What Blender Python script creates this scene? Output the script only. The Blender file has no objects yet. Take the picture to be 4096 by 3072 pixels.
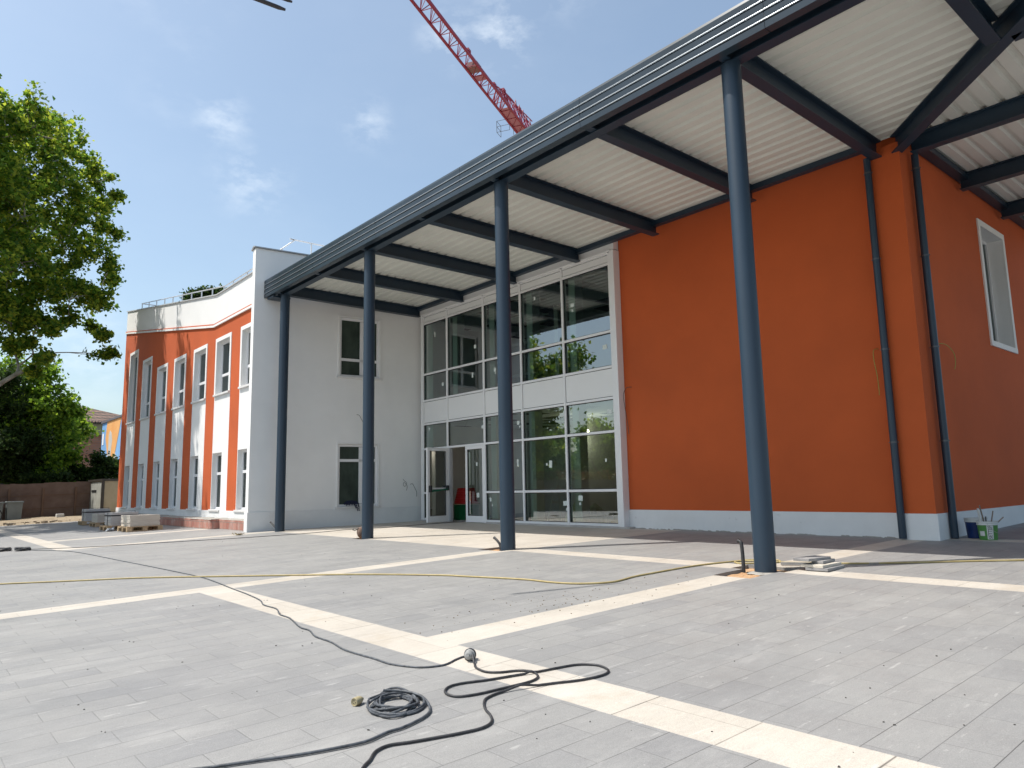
import bpy, math, random
import numpy as np
from mathutils import Vector, Matrix
R_ = random.Random(7)
scene = bpy.context.scene
COL = scene.collection
rad = math.radians

# ------------------------------------------------------------------ camera
cam = bpy.data.cameras.new('camera'); camo = bpy.data.objects.new('camera', cam); COL.objects.link(camo)
yaw, tilt, roll = 2.2808 - math.pi, 0.1428, 0.0209
f = Vector((math.sin(yaw)*math.cos(tilt), math.cos(yaw)*math.cos(tilt), math.sin(tilt)))
rt = Vector((math.cos(yaw), -math.sin(yaw), 0)); dn = -rt.cross(f)
cr, sr = math.cos(roll), math.sin(roll)
X_ = cr*rt + sr*dn; Y_ = -(-sr*rt + cr*dn); Z_ = -f
M = Matrix((X_, Y_, Z_)).transposed().to_4x4(); M.translation = Vector((0, 0, 1.0))
camo.matrix_world = M
cam.sensor_width = 36; cam.lens = 2882.2/4096*36; cam.clip_start = .05; cam.clip_end = 3000
scene.camera = camo
scene.render.resolution_x = 1024; scene.render.resolution_y = 768

# ------------------------------------------------------------------ sky and sun
SUN_EL = 61.4; SH = Vector((.58, .814, 0)).normalized()      # direction in which shadows fall on the ground
w = bpy.data.worlds.new('World'); scene.world = w; w.use_nodes = True
nt = w.node_tree; nt.nodes.clear()
out = nt.nodes.new('ShaderNodeOutputWorld'); bg = nt.nodes.new('ShaderNodeBackground')
sky = nt.nodes.new('ShaderNodeTexSky'); sky.sky_type = 'NISHITA'; sky.sun_disc = False
sky.sun_elevation = rad(SUN_EL); sky.sun_rotation = math.atan2(-SH.x, -SH.y)
sky.altitude = 50; sky.air_density = 1.0; sky.dust_density = 2.6; sky.ozone_density = 1.3
bg.inputs['Strength'].default_value = 0.142
tc = nt.nodes.new('ShaderNodeTexCoord')
def wnoise(scale, det, sc=(1, 1, 1)):
    mp = nt.nodes.new('ShaderNodeMapping'); mp.inputs['Scale'].default_value = sc
    nt.links.new(tc.outputs['Generated'], mp.inputs[0])
    n = nt.nodes.new('ShaderNodeTexNoise'); n.inputs['Scale'].default_value = scale; n.inputs['Detail'].default_value = det
    n.inputs['Roughness'].default_value = .62
    nt.links.new(mp.outputs[0], n.inputs['Vector']); return n
def wmath(op, a, b=None, clamp=False):
    m = nt.nodes.new('ShaderNodeMath'); m.operation = op; m.use_clamp = clamp
    for i, v in enumerate((a, b)):
        if v is None: continue
        if isinstance(v, (int, float)): m.inputs[i].default_value = v
        else: nt.links.new(v, m.inputs[i])
    return m.outputs[0]
fine = wnoise(15, 6, (1, 1, 2.0))
mask = None                                                    # a few small clouds, each at its own bearing in the sky
for (x, y, z, r, a) in [(-.8497,.2731,.4510,.032,.75),(-.8646,.3161,.3908,.045,.6),(-.6727,.4874,.5567,.036,.85),(-.6320,.5339,.5618,.045,.8),(-.7730,.4297,.4667,.032,.6),
                        (-.8580,.2190,.4645,.05,.12),(-.7900,.1900,.5830,.07,.25),(-.8200,.2150,.5300,.05,.12),(-.9700,.17,.17,.06,.5),(-.55,.55,.63,.07,.5)]:
    v = Vector((x, y, z)).normalized()
    vm = nt.nodes.new('ShaderNodeVectorMath'); vm.operation = 'DISTANCE'; vm.inputs[1].default_value = v
    nt.links.new(tc.outputs['Generated'], vm.inputs[0])
    mr = nt.nodes.new('ShaderNodeMapRange'); mr.interpolation_type = 'SMOOTHSTEP'
    mr.inputs['From Min'].default_value = r*1.5; mr.inputs['From Max'].default_value = 0
    mr.inputs['To Max'].default_value = a
    nt.links.new(vm.outputs['Value'], mr.inputs['Value'])
    mask = mr.outputs[0] if mask is None else wmath('MAXIMUM', mask, mr.outputs[0])
cr_ = nt.nodes.new('ShaderNodeMapRange'); cr_.inputs['From Min'].default_value = .46; cr_.inputs['From Max'].default_value = .92
nt.links.new(fine.outputs['Fac'], cr_.inputs['Value'])
cl = wmath('MULTIPLY', mask, cr_.outputs[0], True)
soft = wnoise(2.3, 5, (1, 1, 2.5))
sr2 = nt.nodes.new('ShaderNodeMapRange'); sr2.inputs['From Min'].default_value = .45; sr2.inputs['From Max'].default_value = .8; sr2.inputs['To Max'].default_value = .05
nt.links.new(soft.outputs['Fac'], sr2.inputs['Value'])
cl = wmath('ADD', cl, sr2.outputs[0], True)
cl = wmath('ADD', cl, .07, True)      # thin even veil of high haze
mx = nt.nodes.new('ShaderNodeMix'); mx.data_type = 'RGBA'
nt.links.new(cl, mx.inputs[0]); tn = nt.nodes.new('ShaderNodeMix'); tn.data_type = 'RGBA'; tn.blend_type = 'MULTIPLY'; tn.inputs[0].default_value = 1; tn.inputs[7].default_value = (.96, 1.02, .97, 1)
nt.links.new(sky.outputs[0], tn.inputs[6]); nt.links.new(tn.outputs[2], mx.inputs[6]); mx.inputs[7].default_value = (6.2, 6.6, 6.9, 1)
nt.links.new(mx.outputs[2], bg.inputs['Color']); nt.links.new(bg.outputs[0], out.inputs['Surface'])

sl = bpy.data.lights.new('sun', 'SUN'); so = bpy.data.objects.new('sun', sl); COL.objects.link(so)
sl.energy = 4.2; sl.angle = rad(.53); sl.color = (1, .955, .89)
d = Vector((SH.x*math.cos(rad(SUN_EL)), SH.y*math.cos(rad(SUN_EL)), -math.sin(rad(SUN_EL))))
so.rotation_euler = d.to_track_quat('-Z', 'Y').to_euler(); so.location = (0, 0, 60)
vs = scene.view_settings; vs.view_transform = 'Standard'; vs.look = 'None'; vs.exposure = 0.45; vs.gamma = 1
scene.render.engine = 'CYCLES'

# ------------------------------------------------------------------ helpers
def gz(x, y): return .029*(y-7.3) if y < 7.3 else .018*(y-7.3)

class MB:
    def __init__(s): s.v = []; s.f = []; s.m = []; s.mi = 0
    def quad(s, *p):
        n = len(s.v); s.v += [tuple(q) for q in p]; s.f.append(tuple(range(n, n+len(p)))); s.m.append(s.mi); return s
    def box(s, x0, x1, y0, y1, z0, z1, T=None):
        c = [(x0,y0,z0),(x1,y0,z0),(x1,y1,z0),(x0,y1,z0),(x0,y0,z1),(x1,y0,z1),(x1,y1,z1),(x0,y1,z1)]
        if T: c = [tuple(T @ Vector(p)) for p in c]
        n = len(s.v); s.v += c
        for q in ((3,2,1,0),(4,5,6,7),(0,1,5,4),(1,2,6,5),(2,3,7,6),(3,0,4,7)): s.f.append(tuple(n+i for i in q)); s.m.append(s.mi)
        return s
    def hexa(s, c):
        n = len(s.v); s.v += [tuple(p) for p in c]
        for q in ((3,2,1,0),(4,5,6,7),(0,1,5,4),(1,2,6,5),(2,3,7,6),(3,0,4,7)): s.f.append(tuple(n+i for i in q)); s.m.append(s.mi)
        return s
    def bar(s, a, b, wd, h, up=(0, 0, 1)):
        a = Vector(a); b = Vector(b); t = (b-a).normalized(); r = t.cross(Vector(up))
        if r.length < 1e-4: r = t.cross(Vector((1, 0, 0)))
        r.normalize(); u = r.cross(t); r *= wd/2; u *= h/2
        return s.hexa([a-r-u, a+r-u, b+r-u, b-r-u, a-r+u, a+r+u, b+r+u, b-r+u])
    def tube(s, pts, r, n=8, cap=True):
        pts = [Vector(p) for p in pts]; N = len(pts)
        rs = r if isinstance(r, (list, tuple)) else [r]*N
        rings = []; ref = None
        for i, p in enumerate(pts):
            t = (pts[min(i+1, N-1)] - pts[max(i-1, 0)])
            if t.length < 1e-7: t = Vector((0, 0, 1))
            t.normalize()
            if ref is None:
                ref = Vector((0, 0, 1)) if abs(t.z) < .9 else Vector((1, 0, 0))
            a = ref - t*ref.dot(t)
            if a.length < 1e-4: a = Vector((1, 0, 0)) - t*t.x
            a.normalize(); b = t.cross(a); ref = a
            base = len(s.v); rings.append(base)
            for k in range(n):
                th = 2*math.pi*k/n
                s.v.append(tuple(p + (a*math.cos(th)+b*math.sin(th))*rs[i]))
        for i in range(N-1):
            for k in range(n):
                k2 = (k+1) % n
                s.f.append((rings[i]+k, rings[i]+k2, rings[i+1]+k2, rings[i+1]+k)); s.m.append(s.mi)
        if cap:
            s.f.append(tuple(rings[0]+k for k in reversed(range(n)))); s.m.append(s.mi)
            s.f.append(tuple(rings[-1]+k for k in range(n))); s.m.append(s.mi)
        return s
    def lathe(s, prof, n=24, T=None):
        base = len(s.v)
        for (r, z) in prof:
            for k in range(n):
                th = 2*math.pi*k/n; p = Vector((r*math.cos(th), r*math.sin(th), z))
                s.v.append(tuple(T @ p if T else p))
        for i in range(len(prof)-1):
            for k in range(n):
                k2 = (k+1) % n
                s.f.append((base+i*n+k, base+i*n+k2, base+(i+1)*n+k2, base+(i+1)*n+k)); s.m.append(s.mi)
        return s
    def build(s, name, mats, parent=None, smooth=False, bevel=0):
        me = bpy.data.meshes.new(name); me.from_pydata(s.v, [], s.f); me.update()
        if not isinstance(mats, (list, tuple)): mats = [mats]
        for m in mats: me.materials.append(m)
        if len(mats) > 1: me.polygons.foreach_set('material_index', s.m)
        if smooth: me.polygons.foreach_set('use_smooth', [True]*len(me.polygons))
        o = bpy.data.objects.new(name, me); COL.objects.link(o)
        if parent:
            o.parent = parent; o.matrix_parent_inverse = Matrix.Translation(-parent.location) if parent.type == 'EMPTY' and parent.rotation_euler[2] == 0 else parent.matrix_basis.inverted()
        if bevel:
            b = o.modifiers.new('bevel', 'BEVEL'); b.width = bevel; b.segments = 2; b.limit_method = 'ANGLE'; b.angle_limit = rad(40)
        if smooth:
            try:
                me.set_sharp_from_angle(angle=rad(40))
            except Exception: pass
        return o

def tag(o, label, cat, group=None, kind=None):
    if kind: o['kind'] = kind
    if label: o['label'] = label
    if cat: o['category'] = cat
    if group: o['group'] = group
    return o
def thing(name, label, cat, loc=(0, 0, 0), group=None):
    o = bpy.data.objects.new(name, None); COL.objects.link(o); o.location = loc; o.empty_display_size = .2
    return tag(o, label, cat, group)
def struct(o): o['kind'] = 'structure'; return o
def spline(pts, n=6):
    P = [Vector(p) for p in pts]; res = []
    for i in range(len(P)-1):
        p0 = P[max(i-1, 0)]; p1 = P[i]; p2 = P[i+1]; p3 = P[min(i+2, len(P)-1)]
        for k in range(n):
            t = k/n
            res.append(.5*((2*p1)+(-p0+p2)*t+(2*p0-5*p1+4*p2-p3)*t*t+(-p0+3*p1-3*p2+p3)*t**3))
    res.append(P[-1]); return res
def move(root, loc, rz=0):
    root.location = loc; root.rotation_euler = (0, 0, rz)
def copy_tree(o, parent=None):
    c = o.copy(); COL.objects.link(c)
    if parent: c.parent = parent; c.matrix_parent_inverse = o.matrix_parent_inverse.copy()
    for ch in [x for x in bpy.data.objects if x.parent == o]: copy_tree(ch, c)
    return c

# ------------------------------------------------------------------ materials
def mat(name, base, rough=.6, metal=0, var=.0, vscale=3.0, bump=0, bscale=60, spec=.5, c2=None, det=6, dirt=None, coord='Object', sc=(1,1,1)):
    m = bpy.data.materials.new(name); m.use_nodes = True; t = m.node_tree; b = t.nodes['Principled BSDF']
    b.inputs['Roughness'].default_value = rough; b.inputs['Metallic'].default_value = metal
    b.inputs['Specular IOR Level'].default_value = spec
    b.inputs['Base Color'].default_value = (*base, 1)
    tcn = t.nodes.new('ShaderNodeTexCoord'); mp = t.nodes.new('ShaderNodeMapping'); mp.inputs['Scale'].default_value = sc
    t.links.new(tcn.outputs[coord], mp.inputs[0])
    col = None
    if var or c2:
        n = t.nodes.new('ShaderNodeTexNoise'); n.inputs['Scale'].default_value = vscale; n.inputs['Detail'].default_value = det; n.inputs['Roughness'].default_value = .6
        t.links.new(mp.outputs[0], n.inputs['Vector'])
        r = t.nodes.new('ShaderNodeValToRGB'); r.color_ramp.elements[0].position = .3; r.color_ramp.elements[1].position = .72
        hi = c2 if c2 else tuple(min(1, c*(1+var)) for c in base); lo = base if c2 else tuple(c*(1-var) for c in base)
        r.color_ramp.elements[0].color = (*lo, 1); r.color_ramp.elements[1].color = (*hi, 1)
        t.links.new(n.outputs['Fac'], r.inputs[0]); col = r.outputs[0]
    if dirt:                                           # (scale, threshold, colour, amount)
        n = t.nodes.new('ShaderNodeTexNoise'); n.inputs['Scale'].default_value = dirt[0]; n.inputs['Detail'].default_value = 8; n.inputs['Roughness'].default_value = .7
        t.links.new(mp.outputs[0], n.inputs['Vector'])
        r = t.nodes.new('ShaderNodeMapRange'); r.inputs['From Min'].default_value = dirt[1]; r.inputs['From Max'].default_value = dirt[1]+.08; r.inputs['To Max'].default_value = dirt[3]
        t.links.new(n.outputs['Fac'], r.inputs['Value'])
        x = t.nodes.new('ShaderNodeMix'); x.data_type = 'RGBA'; t.links.new(r.outputs[0], x.inputs[0])
        if col: t.links.new(col, x.inputs[6])
        else: x.inputs[6].default_value = (*base, 1)
        x.inputs[7].default_value = (*dirt[2], 1); col = x.outputs[2]
    if col: t.links.new(col, b.inputs['Base Color'])
    if bump:
        n = t.nodes.new('ShaderNodeTexNoise'); n.inputs['Scale'].default_value = bscale; n.inputs['Detail'].default_value = 5
        t.links.new(mp.outputs[0], n.inputs['Vector'])
        bp = t.nodes.new('ShaderNodeBump'); bp.inputs['Strength'].default_value = bump; bp.inputs['Distance'].default_value = .01
        t.links.new(n.outputs['Fac'], bp.inputs['Height']); t.links.new(bp.outputs[0], b.inputs['Normal'])
    return m

def bumpy(m, t, b, src, strength=.3, dist=.004):
    bp = t.nodes.new('ShaderNodeBump'); bp.inputs['Strength'].default_value = strength; bp.inputs['Distance'].default_value = dist
    t.links.new(src, bp.inputs['Height']); t.links.new(bp.outputs[0], b.inputs['Normal'])

def paving_mat(name, c1, c2, mortar, rw, bl, rough, stain, dust, msz=.0022, warm=None):
    """stone slabs laid in rows: rows rw wide (x), slabs bl long (y)"""
    m = bpy.data.materials.new(name); m.use_nodes = True; t = m.node_tree; b = t.nodes['Principled BSDF']
    b.inputs['Roughness'].default_value = rough; b.inputs['Specular IOR Level'].default_value = .35
    N = lambda k: t.nodes.new(k)
    tcn = N('ShaderNodeTexCoord'); sp = N('ShaderNodeSeparateXYZ'); cb = N('ShaderNodeCombineXYZ')
    t.links.new(tcn.outputs['Object'], sp.inputs[0]); t.links.new(sp.outputs[1], cb.inputs[0]); t.links.new(sp.outputs[0], cb.inputs[1])
    mp = N('ShaderNodeMapping'); mp.inputs['Location'].default_value = (50+.11, 60+.175, 0); t.links.new(cb.outputs[0], mp.inputs[0])
    br = N('ShaderNodeTexBrick'); br.inputs['Scale'].default_value = 1; br.inputs['Mortar Size'].default_value = msz; br.inputs['Mortar Smooth'].default_value = .3
    br.inputs['Brick Width'].default_value = bl; br.inputs['Row Height'].default_value = rw; br.offset = .5
    br.inputs['Color1'].default_value = (*c1, 1); br.inputs['Color2'].default_value = (*c2, 1); br.inputs['Mortar'].default_value = (*mortar, 1); br.inputs['Bias'].default_value = -.25
    t.links.new(mp.outputs[0], br.inputs['Vector'])
    def noise(scale, det=6, ro=.6, s=(1, 1, 1)):
        q = N('ShaderNodeMapping'); q.inputs['Scale'].default_value = s; t.links.new(tcn.outputs['Object'], q.inputs[0])
        n = N('ShaderNodeTexNoise'); n.inputs['Scale'].default_value = scale; n.inputs['Detail'].default_value = det; n.inputs['Roughness'].default_value = ro
        t.links.new(q.outputs[0], n.inputs['Vector']); return n.outputs['Fac']
    def mr(src, a, bb, lo=0, hi=1):
        r = N('ShaderNodeMapRange'); r.inputs['From Min'].default_value = a; r.inputs['From Max'].default_value = bb; r.inputs['To Min'].default_value = lo; r.inputs['To Max'].default_value = hi
        t.links.new(src, r.inputs['Value']); return r.outputs[0]
    def mix(fac, a, col, mode='MIX'):
        x = N('ShaderNodeMix'); x.data_type = 'RGBA'; x.blend_type = mode
        if isinstance(fac, float): x.inputs[0].default_value = fac
        else: t.links.new(fac, x.inputs[0])
        t.links.new(a, x.inputs[6])
        if isinstance(col, tuple): x.inputs[7].default_value = (*col, 1)
        else: t.links.new(col, x.inputs[7])
        return x.outputs[2]
    c = br.outputs['Color']
    # the long joints stay open and dark in places
    fr_ = N('ShaderNodeMath'); fr_.operation = 'MULTIPLY_ADD'; fr_.inputs[1].default_value = 1/rw; fr_.inputs[2].default_value = (60+.175)/rw; t.links.new(sp.outputs[0], fr_.inputs[0])
    f2 = N('ShaderNodeMath'); f2.operation = 'FRACT'; t.links.new(fr_.outputs[0], f2.inputs[0])
    f3 = N('ShaderNodeMath'); f3.operation = 'PINGPONG'; f3.inputs[1].default_value = .5; t.links.new(f2.outputs[0], f3.inputs[0])
    lj = mr(f3.outputs[0], .012, .004, 0, 1); md = mr(noise(1.3, 4, .6, (3, .5, 1)), .42, .58, .22, 1)
    lm_ = N('ShaderNodeMath'); lm_.operation = 'MULTIPLY'; t.links.new(lj, lm_.inputs[0]); t.links.new(md, lm_.inputs[1])
    c = mix(lm_.outputs[0], c, tuple(q*.22 for q in c1))
    # grain
    g = N('ShaderNodeValToRGB'); g.color_ramp.elements[0].color = (.72, .72, .72, 1); g.color_ramp.elements[1].color = (1.25, 1.25, 1.25, 1)
    g.color_ramp.elements[0].position = .3; g.color_ramp.elements[1].position = .7
    t.links.new(noise(190, 3, .8), g.inputs[0]); c = mix(1.0, c, g.outputs[0], 'MULTIPLY')
    g2 = N('ShaderNodeValToRGB'); g2.color_ramp.elements[0].color = (.93, .93, .935, 1); g2.color_ramp.elements[1].color = (1.06, 1.058, 1.05, 1); g2.color_ramp.elements[0].position = .34; g2.color_ramp.elements[1].position = .66
    t.links.new(noise(26, 6, .75, (1, .25, 1)), g2.inputs[0]); c = mix(1.0, c, g2.outputs[0], 'MULTIPLY')
    c = mix(mr(noise(.55, 6, .62), .38, .68, 0, .4), c, stain)
    c = mix(mr(noise(.9, 6, .65, (1, .5, 1)), .50, .72, 0, .4), c, tuple(q*.72 for q in c2))                    # broad weathering
    c = mix(mr(noise(3.1, 7, .7, (1, .35, 1)), .55, .75, 0, .38), c, dust)         # dusty smears along the slabs
    c = mix(mr(noise(30, 3, .5, (1, .16, 1)), .66, .74, 0, .6), c, dust)
    c = mix(mr(noise(3.2, 3, .5, (5, .35, 1)), .70, .74, 0, .45), c, dust)           # short pale scratches
    c = mix(mr(noise(23, 2, .5), .745, .77, 0, .6), c, dust)                       # plaster spots
    c = mix(mr(noise(31, 2, .5), .755, .785, 0, .6), c, tuple(q*.35 for q in c1))  # dark specks
    if warm: c = mix(mr(noise(1.7, 7, .7), .54, .74, 0, .6), c, warm)
    t.links.new(c, b.inputs['Base Color'])
    ro = mr(noise(2.2), .3, .7, rough-.1, rough+.12); t.links.new(ro, b.inputs['Roughness'])
    ad = N('ShaderNodeMath'); ad.operation = 'MULTIPLY_ADD'; ad.inputs[1].default_value = -1.0; t.links.new(br.outputs['Fac'], ad.inputs[0])
    gm = N('ShaderNodeMath'); gm.operation = 'MULTIPLY'; gm.inputs[1].default_value = .28; t.links.new(noise(120, 4, .7), gm.inputs[0]); t.links.new(gm.outputs[0], ad.inputs[2])
    bumpy(m, t, b, ad.outputs[0], .5, .004)
    return m

GREY = paving_mat('basalt_paving', (.252, .248, .241), (.210, .209, .210), (.155, .153, .15), .23, .46, .58, (.285, .278, .265), (.40, .39, .375))
TRAV = paving_mat('travertine_paving', (.475, .435, .38), (.43, .39, .335), (.25, .22, .18), .60, .80, .6, (.49, .45, .395), (.57, .54, .495), .002, (.37, .305, .225))
WHITE = mat('white_stucco', (.78, .775, .76), .85, var=.035, vscale=1.1, bump=.25, bscale=160, det=8, dirt=(1.6, .66, (.60, .59, .57), .35))
PLINTH = mat('plinth_stucco', (.71, .715, .71), .85, var=.05, vscale=2.0, bump=.35, bscale=90, dirt=(5, .64, (.48, .47, .45), .5))
ORANGE = mat('orange_stucco', (.50, .092, .019), .88, var=.11, vscale=.55, bump=.3, bscale=170, det=9, dirt=(2.2, .68, (.52, .112, .028), .3))
NAVY = mat('navy_steel', (.014, .031, .052), .42, var=.12, vscale=1.5, dirt=(14, .70, (.09, .10, .12), .4), spec=.5)
NAVYC = mat('navy_column_paint', (.017, .035, .058), .42, var=.12, vscale=1.2, dirt=(38, .695, (.2, .2, .21), .6), sc=(1, 1, .45))
FASCIA = mat('navy_sheet_metal', (.022, .036, .050), .30, var=.28, vscale=.8, dirt=(1.1, .60, (.05, .065, .085), .5))
LIP = mat('lip_highlight_metal', (.42, .46, .50), .30, .8)  # sun highlight along the fascia beads, put into a paler metal
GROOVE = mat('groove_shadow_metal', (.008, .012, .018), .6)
DECK = mat('cream_deck_sheet', (.70, .70, .64), .5, var=.05, vscale=.8, dirt=(6, .68, (.5, .47, .42), .4))
ALU = mat('white_aluminium', (.79, .79, .79), .38, var=.02, vscale=2)
PANEL = mat('white_panel', (.78, .78, .77), .45, var=.02, vscale=1)
WINF = mat('window_frame_white', (.74, .74, .75), .4, var=.02)
SILL = mat('sill_stone', (.66, .65, .64), .6, var=.05, bump=.1)
BLACKG = mat('black_gasket', (.012, .013, .015), .5)
CABLE = mat('black_rubber', (.012, .012, .014), .5, c2=(.05, .05, .053), vscale=26, det=8, bump=.3, bscale=200)
CABLEG = mat('dusty_rubber', (.022, .025, .030), .5, c2=(.11, .12, .135), vscale=30, det=8, bump=.3, bscale=200)
HOSE = mat('yellow_hose_rubber', (.30, .225, .085), .6, c2=(.42, .34, .17), vscale=9, det=8)
HOSEG = mat('grey_hose_rubber', (.20, .18, .155), .6, c2=(.30, .27, .23), vscale=9)
SOCK = mat('beige_plastic', (.30, .25, .14), .5, c2=(.42, .36, .22), vscale=20)
GREYP = mat('grey_plastic', (.20, .20, .19), .5, c2=(.36, .36, .35), vscale=20)
CRANE = mat('crane_red_paint', (.27, .010, .042), .5, var=.2, vscale=3)
WOOD = mat('pallet_wood', (.36, .24, .13), .8, c2=(.48, .36, .22), vscale=6, sc=(1, 6, 6), bump=.4, bscale=50)
STONE1 = mat('pale_stone_slabs', (.50, .45, .38), .8, c2=(.66, .61, .53), vscale=5, sc=(1, 1, 26), bump=.5, bscale=60)
STONE2 = mat('grey_stone_slabs', (.46, .445, .42), .8, c2=(.60, .58, .55), vscale=5, sc=(1, 1, 26), bump=.5, bscale=60)
BASALT = mat('basalt_slab', (.20, .195, .20), .75, c2=(.33, .32, .31), vscale=7, bump=.4, bscale=120)
SAND = mat('sand_bed', (.34, .17, .075), .95, c2=(.50, .34, .20), vscale=16, bump=1, bscale=70)
CONC = mat('concrete_pad', (.24, .225, .20), .9, c2=(.36, .34, .305), vscale=9, bump=1, bscale=60)
FENCE = mat('brown_hoarding', (.12, .072, .055), .85, c2=(.19, .125, .098), vscale=2.2, det=9, bump=.5, bscale=60)
FPOST = mat('fence_post_wood', (.15, .085, .055), .85, var=.2, vscale=3)
DIRT = mat('bare_earth', (.20, .15, .095), .95, c2=(.33, .27, .19), vscale=2.5, bump=1, bscale=18)
BARK = mat('plane_bark', (.17, .145, .11), .9, c2=(.36, .33, .27), vscale=4, bump=.6, bscale=30)
DARKBARK = mat('dark_bark', (.07, .055, .04), .9, var=.3, vscale=5)
STRAP = mat('packing_strap', (.03, .03, .035), .5)
RED = mat('red_conduit', (.55, .02, .02), .4, var=.2, vscale=10)
GREEN = mat('green_plastic', (.01, .14, .05), .4, var=.2, vscale=10)
PUSH = mat('green_push_bar', (.0, .10, .055), .35)
PAPER = mat('sticker_paper', (.62, .68, .64), .6)
INTW = mat('interior_plaster', (.76, .75, .73), .9, c2=(.85, .84, .82), vscale=1.3, dirt=(1.6, .6, (.8, .78, .74), .7))
INTF = mat('interior_floor', (.60, .58, .55), .6, var=.2)
FILM = mat('film_covered_pane', (.018, .030, .024), .30, c2=(.055, .075, .060), vscale=3, sc=(1, 1, .5), spec=.25, bump=.3, bscale=7)
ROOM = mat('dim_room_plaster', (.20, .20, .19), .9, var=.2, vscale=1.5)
INTP = mat('interior_white_post', (.80, .81, .79), .6)

def brick_mat(name, c1, c2, mo, bw, rh, ax='x', dirt=None, ms=.012):
    m = bpy.data.materials.new(name); m.use_nodes = True; t = m.node_tree; b = t.nodes['Principled BSDF']; b.inputs['Roughness'].default_value = .9
    tcn = t.nodes.new('ShaderNodeTexCoord'); sp = t.nodes.new('ShaderNodeSeparateXYZ'); cb = t.nodes.new('ShaderNodeCombineXYZ')
    t.links.new(tcn.outputs['Object'], sp.inputs[0])
    ad = t.nodes.new('ShaderNodeMath'); t.links.new(sp.outputs[0], ad.inputs[0]); t.links.new(sp.outputs[1], ad.inputs[1])
    t.links.new(ad.outputs[0], cb.inputs[0]); t.links.new(sp.outputs[2], cb.inputs[1])
    mp = t.nodes.new('ShaderNodeMapping'); mp.inputs['Location'].default_value = (200, 20, 0); t.links.new(cb.outputs[0], mp.inputs[0])
    br = t.nodes.new('ShaderNodeTexBrick'); br.inputs['Scale'].default_value = 1; br.inputs['Brick Width'].default_value = bw; br.inputs['Row Height'].default_value = rh; br.inputs['Mortar Size'].default_value = ms
    for k, c in (('Color1', c1), ('Color2', c2), ('Mortar', mo)): br.inputs[k].default_value = (*c, 1)
    t.links.new(mp.outputs[0], br.inputs['Vector']); c = br.outputs['Color']
    if dirt:
        n = t.nodes.new('ShaderNodeTexNoise'); n.inputs['Scale'].default_value = 2.5; n.inputs['Detail'].default_value = 8; n.inputs['Roughness'].default_value = .7
        t.links.new(tcn.outputs['Object'], n.inputs['Vector'])
        r = t.nodes.new('ShaderNodeMapRange'); r.inputs['From Min'].default_value = .5; r.inputs['From Max'].default_value = .72; r.inputs['To Max'].default_value = .8
        t.links.new(n.outputs['Fac'], r.inputs['Value']); x = t.nodes.new('ShaderNodeMix'); x.data_type = 'RGBA'
        t.links.new(r.outputs[0], x.inputs[0]); t.links.new(c, x.inputs[6]); x.inputs[7].default_value = (*dirt, 1); c = x.outputs[2]
    t.links.new(c, b.inputs['Base Color']); bumpy(m, t, b, br.outputs['Fac'], -.6, .01)
    return m
LEDGE = brick_mat('hollow_brick', (.33, .125, .09), (.44, .22, .17), (.24, .17, .14), .26, .2, dirt=(.48, .40, .36))
HBRICK = brick_mat('house_brick', (.42, .16, .085), (.48, .21, .12), (.30, .22, .17), .5, .14)
ROOFT = brick_mat('roof_tiles', (.16, .10, .075), (.24, .15, .11), (.04, .03, .025), .35, .3, ms=.05)

def glass_mat(name, tint, refl, rough=0.0, ior=1.7):
    m = bpy.data.materials.new(name); m.use_nodes = True; t = m.node_tree; t.nodes.clear()
    o = t.nodes.new('ShaderNodeOutputMaterial'); mx = t.nodes.new('ShaderNodeMixShader'); fr = t.nodes.new('ShaderNodeFresnel'); fr.inputs['IOR'].default_value = ior
    tr = t.nodes.new('ShaderNodeBsdfTransparent'); tr.inputs[0].default_value = (*tint, 1)
    gl = t.nodes.new('ShaderNodeBsdfGlossy'); gl.inputs['Roughness'].default_value = rough; gl.inputs[0].default_value = (*refl, 1)
    tcn = t.nodes.new('ShaderNodeTexCoord'); n = t.nodes.new('ShaderNodeTexNoise'); n.inputs['Scale'].default_value = .8; n.inputs['Detail'].default_value = 1
    t.links.new(tcn.outputs['Object'], n.inputs['Vector']); bp = t.nodes.new('ShaderNodeBump'); bp.inputs['Strength'].default_value = .05; bp.inputs['Distance'].default_value = .02
    t.links.new(n.outputs['Fac'], bp.inputs['Height']); t.links.new(bp.outputs[0], gl.inputs['Normal'])
    t.links.new(fr.outputs[0], mx.inputs[0]); t.links.new(tr.outputs[0], mx.inputs[1]); t.links.new(gl.outputs[0], mx.inputs[2]); t.links.new(mx.outputs[0], o.inputs[0])
    return m
GLASS = glass_mat('green_tinted_glass', (.70, .90, .80), (.92, .97, 1.0), 0.0, 2.9)
WGLASS = glass_mat('window_glass', (.42, .50, .45), (.85, .95, .95), 0.02, 1.55)

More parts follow.
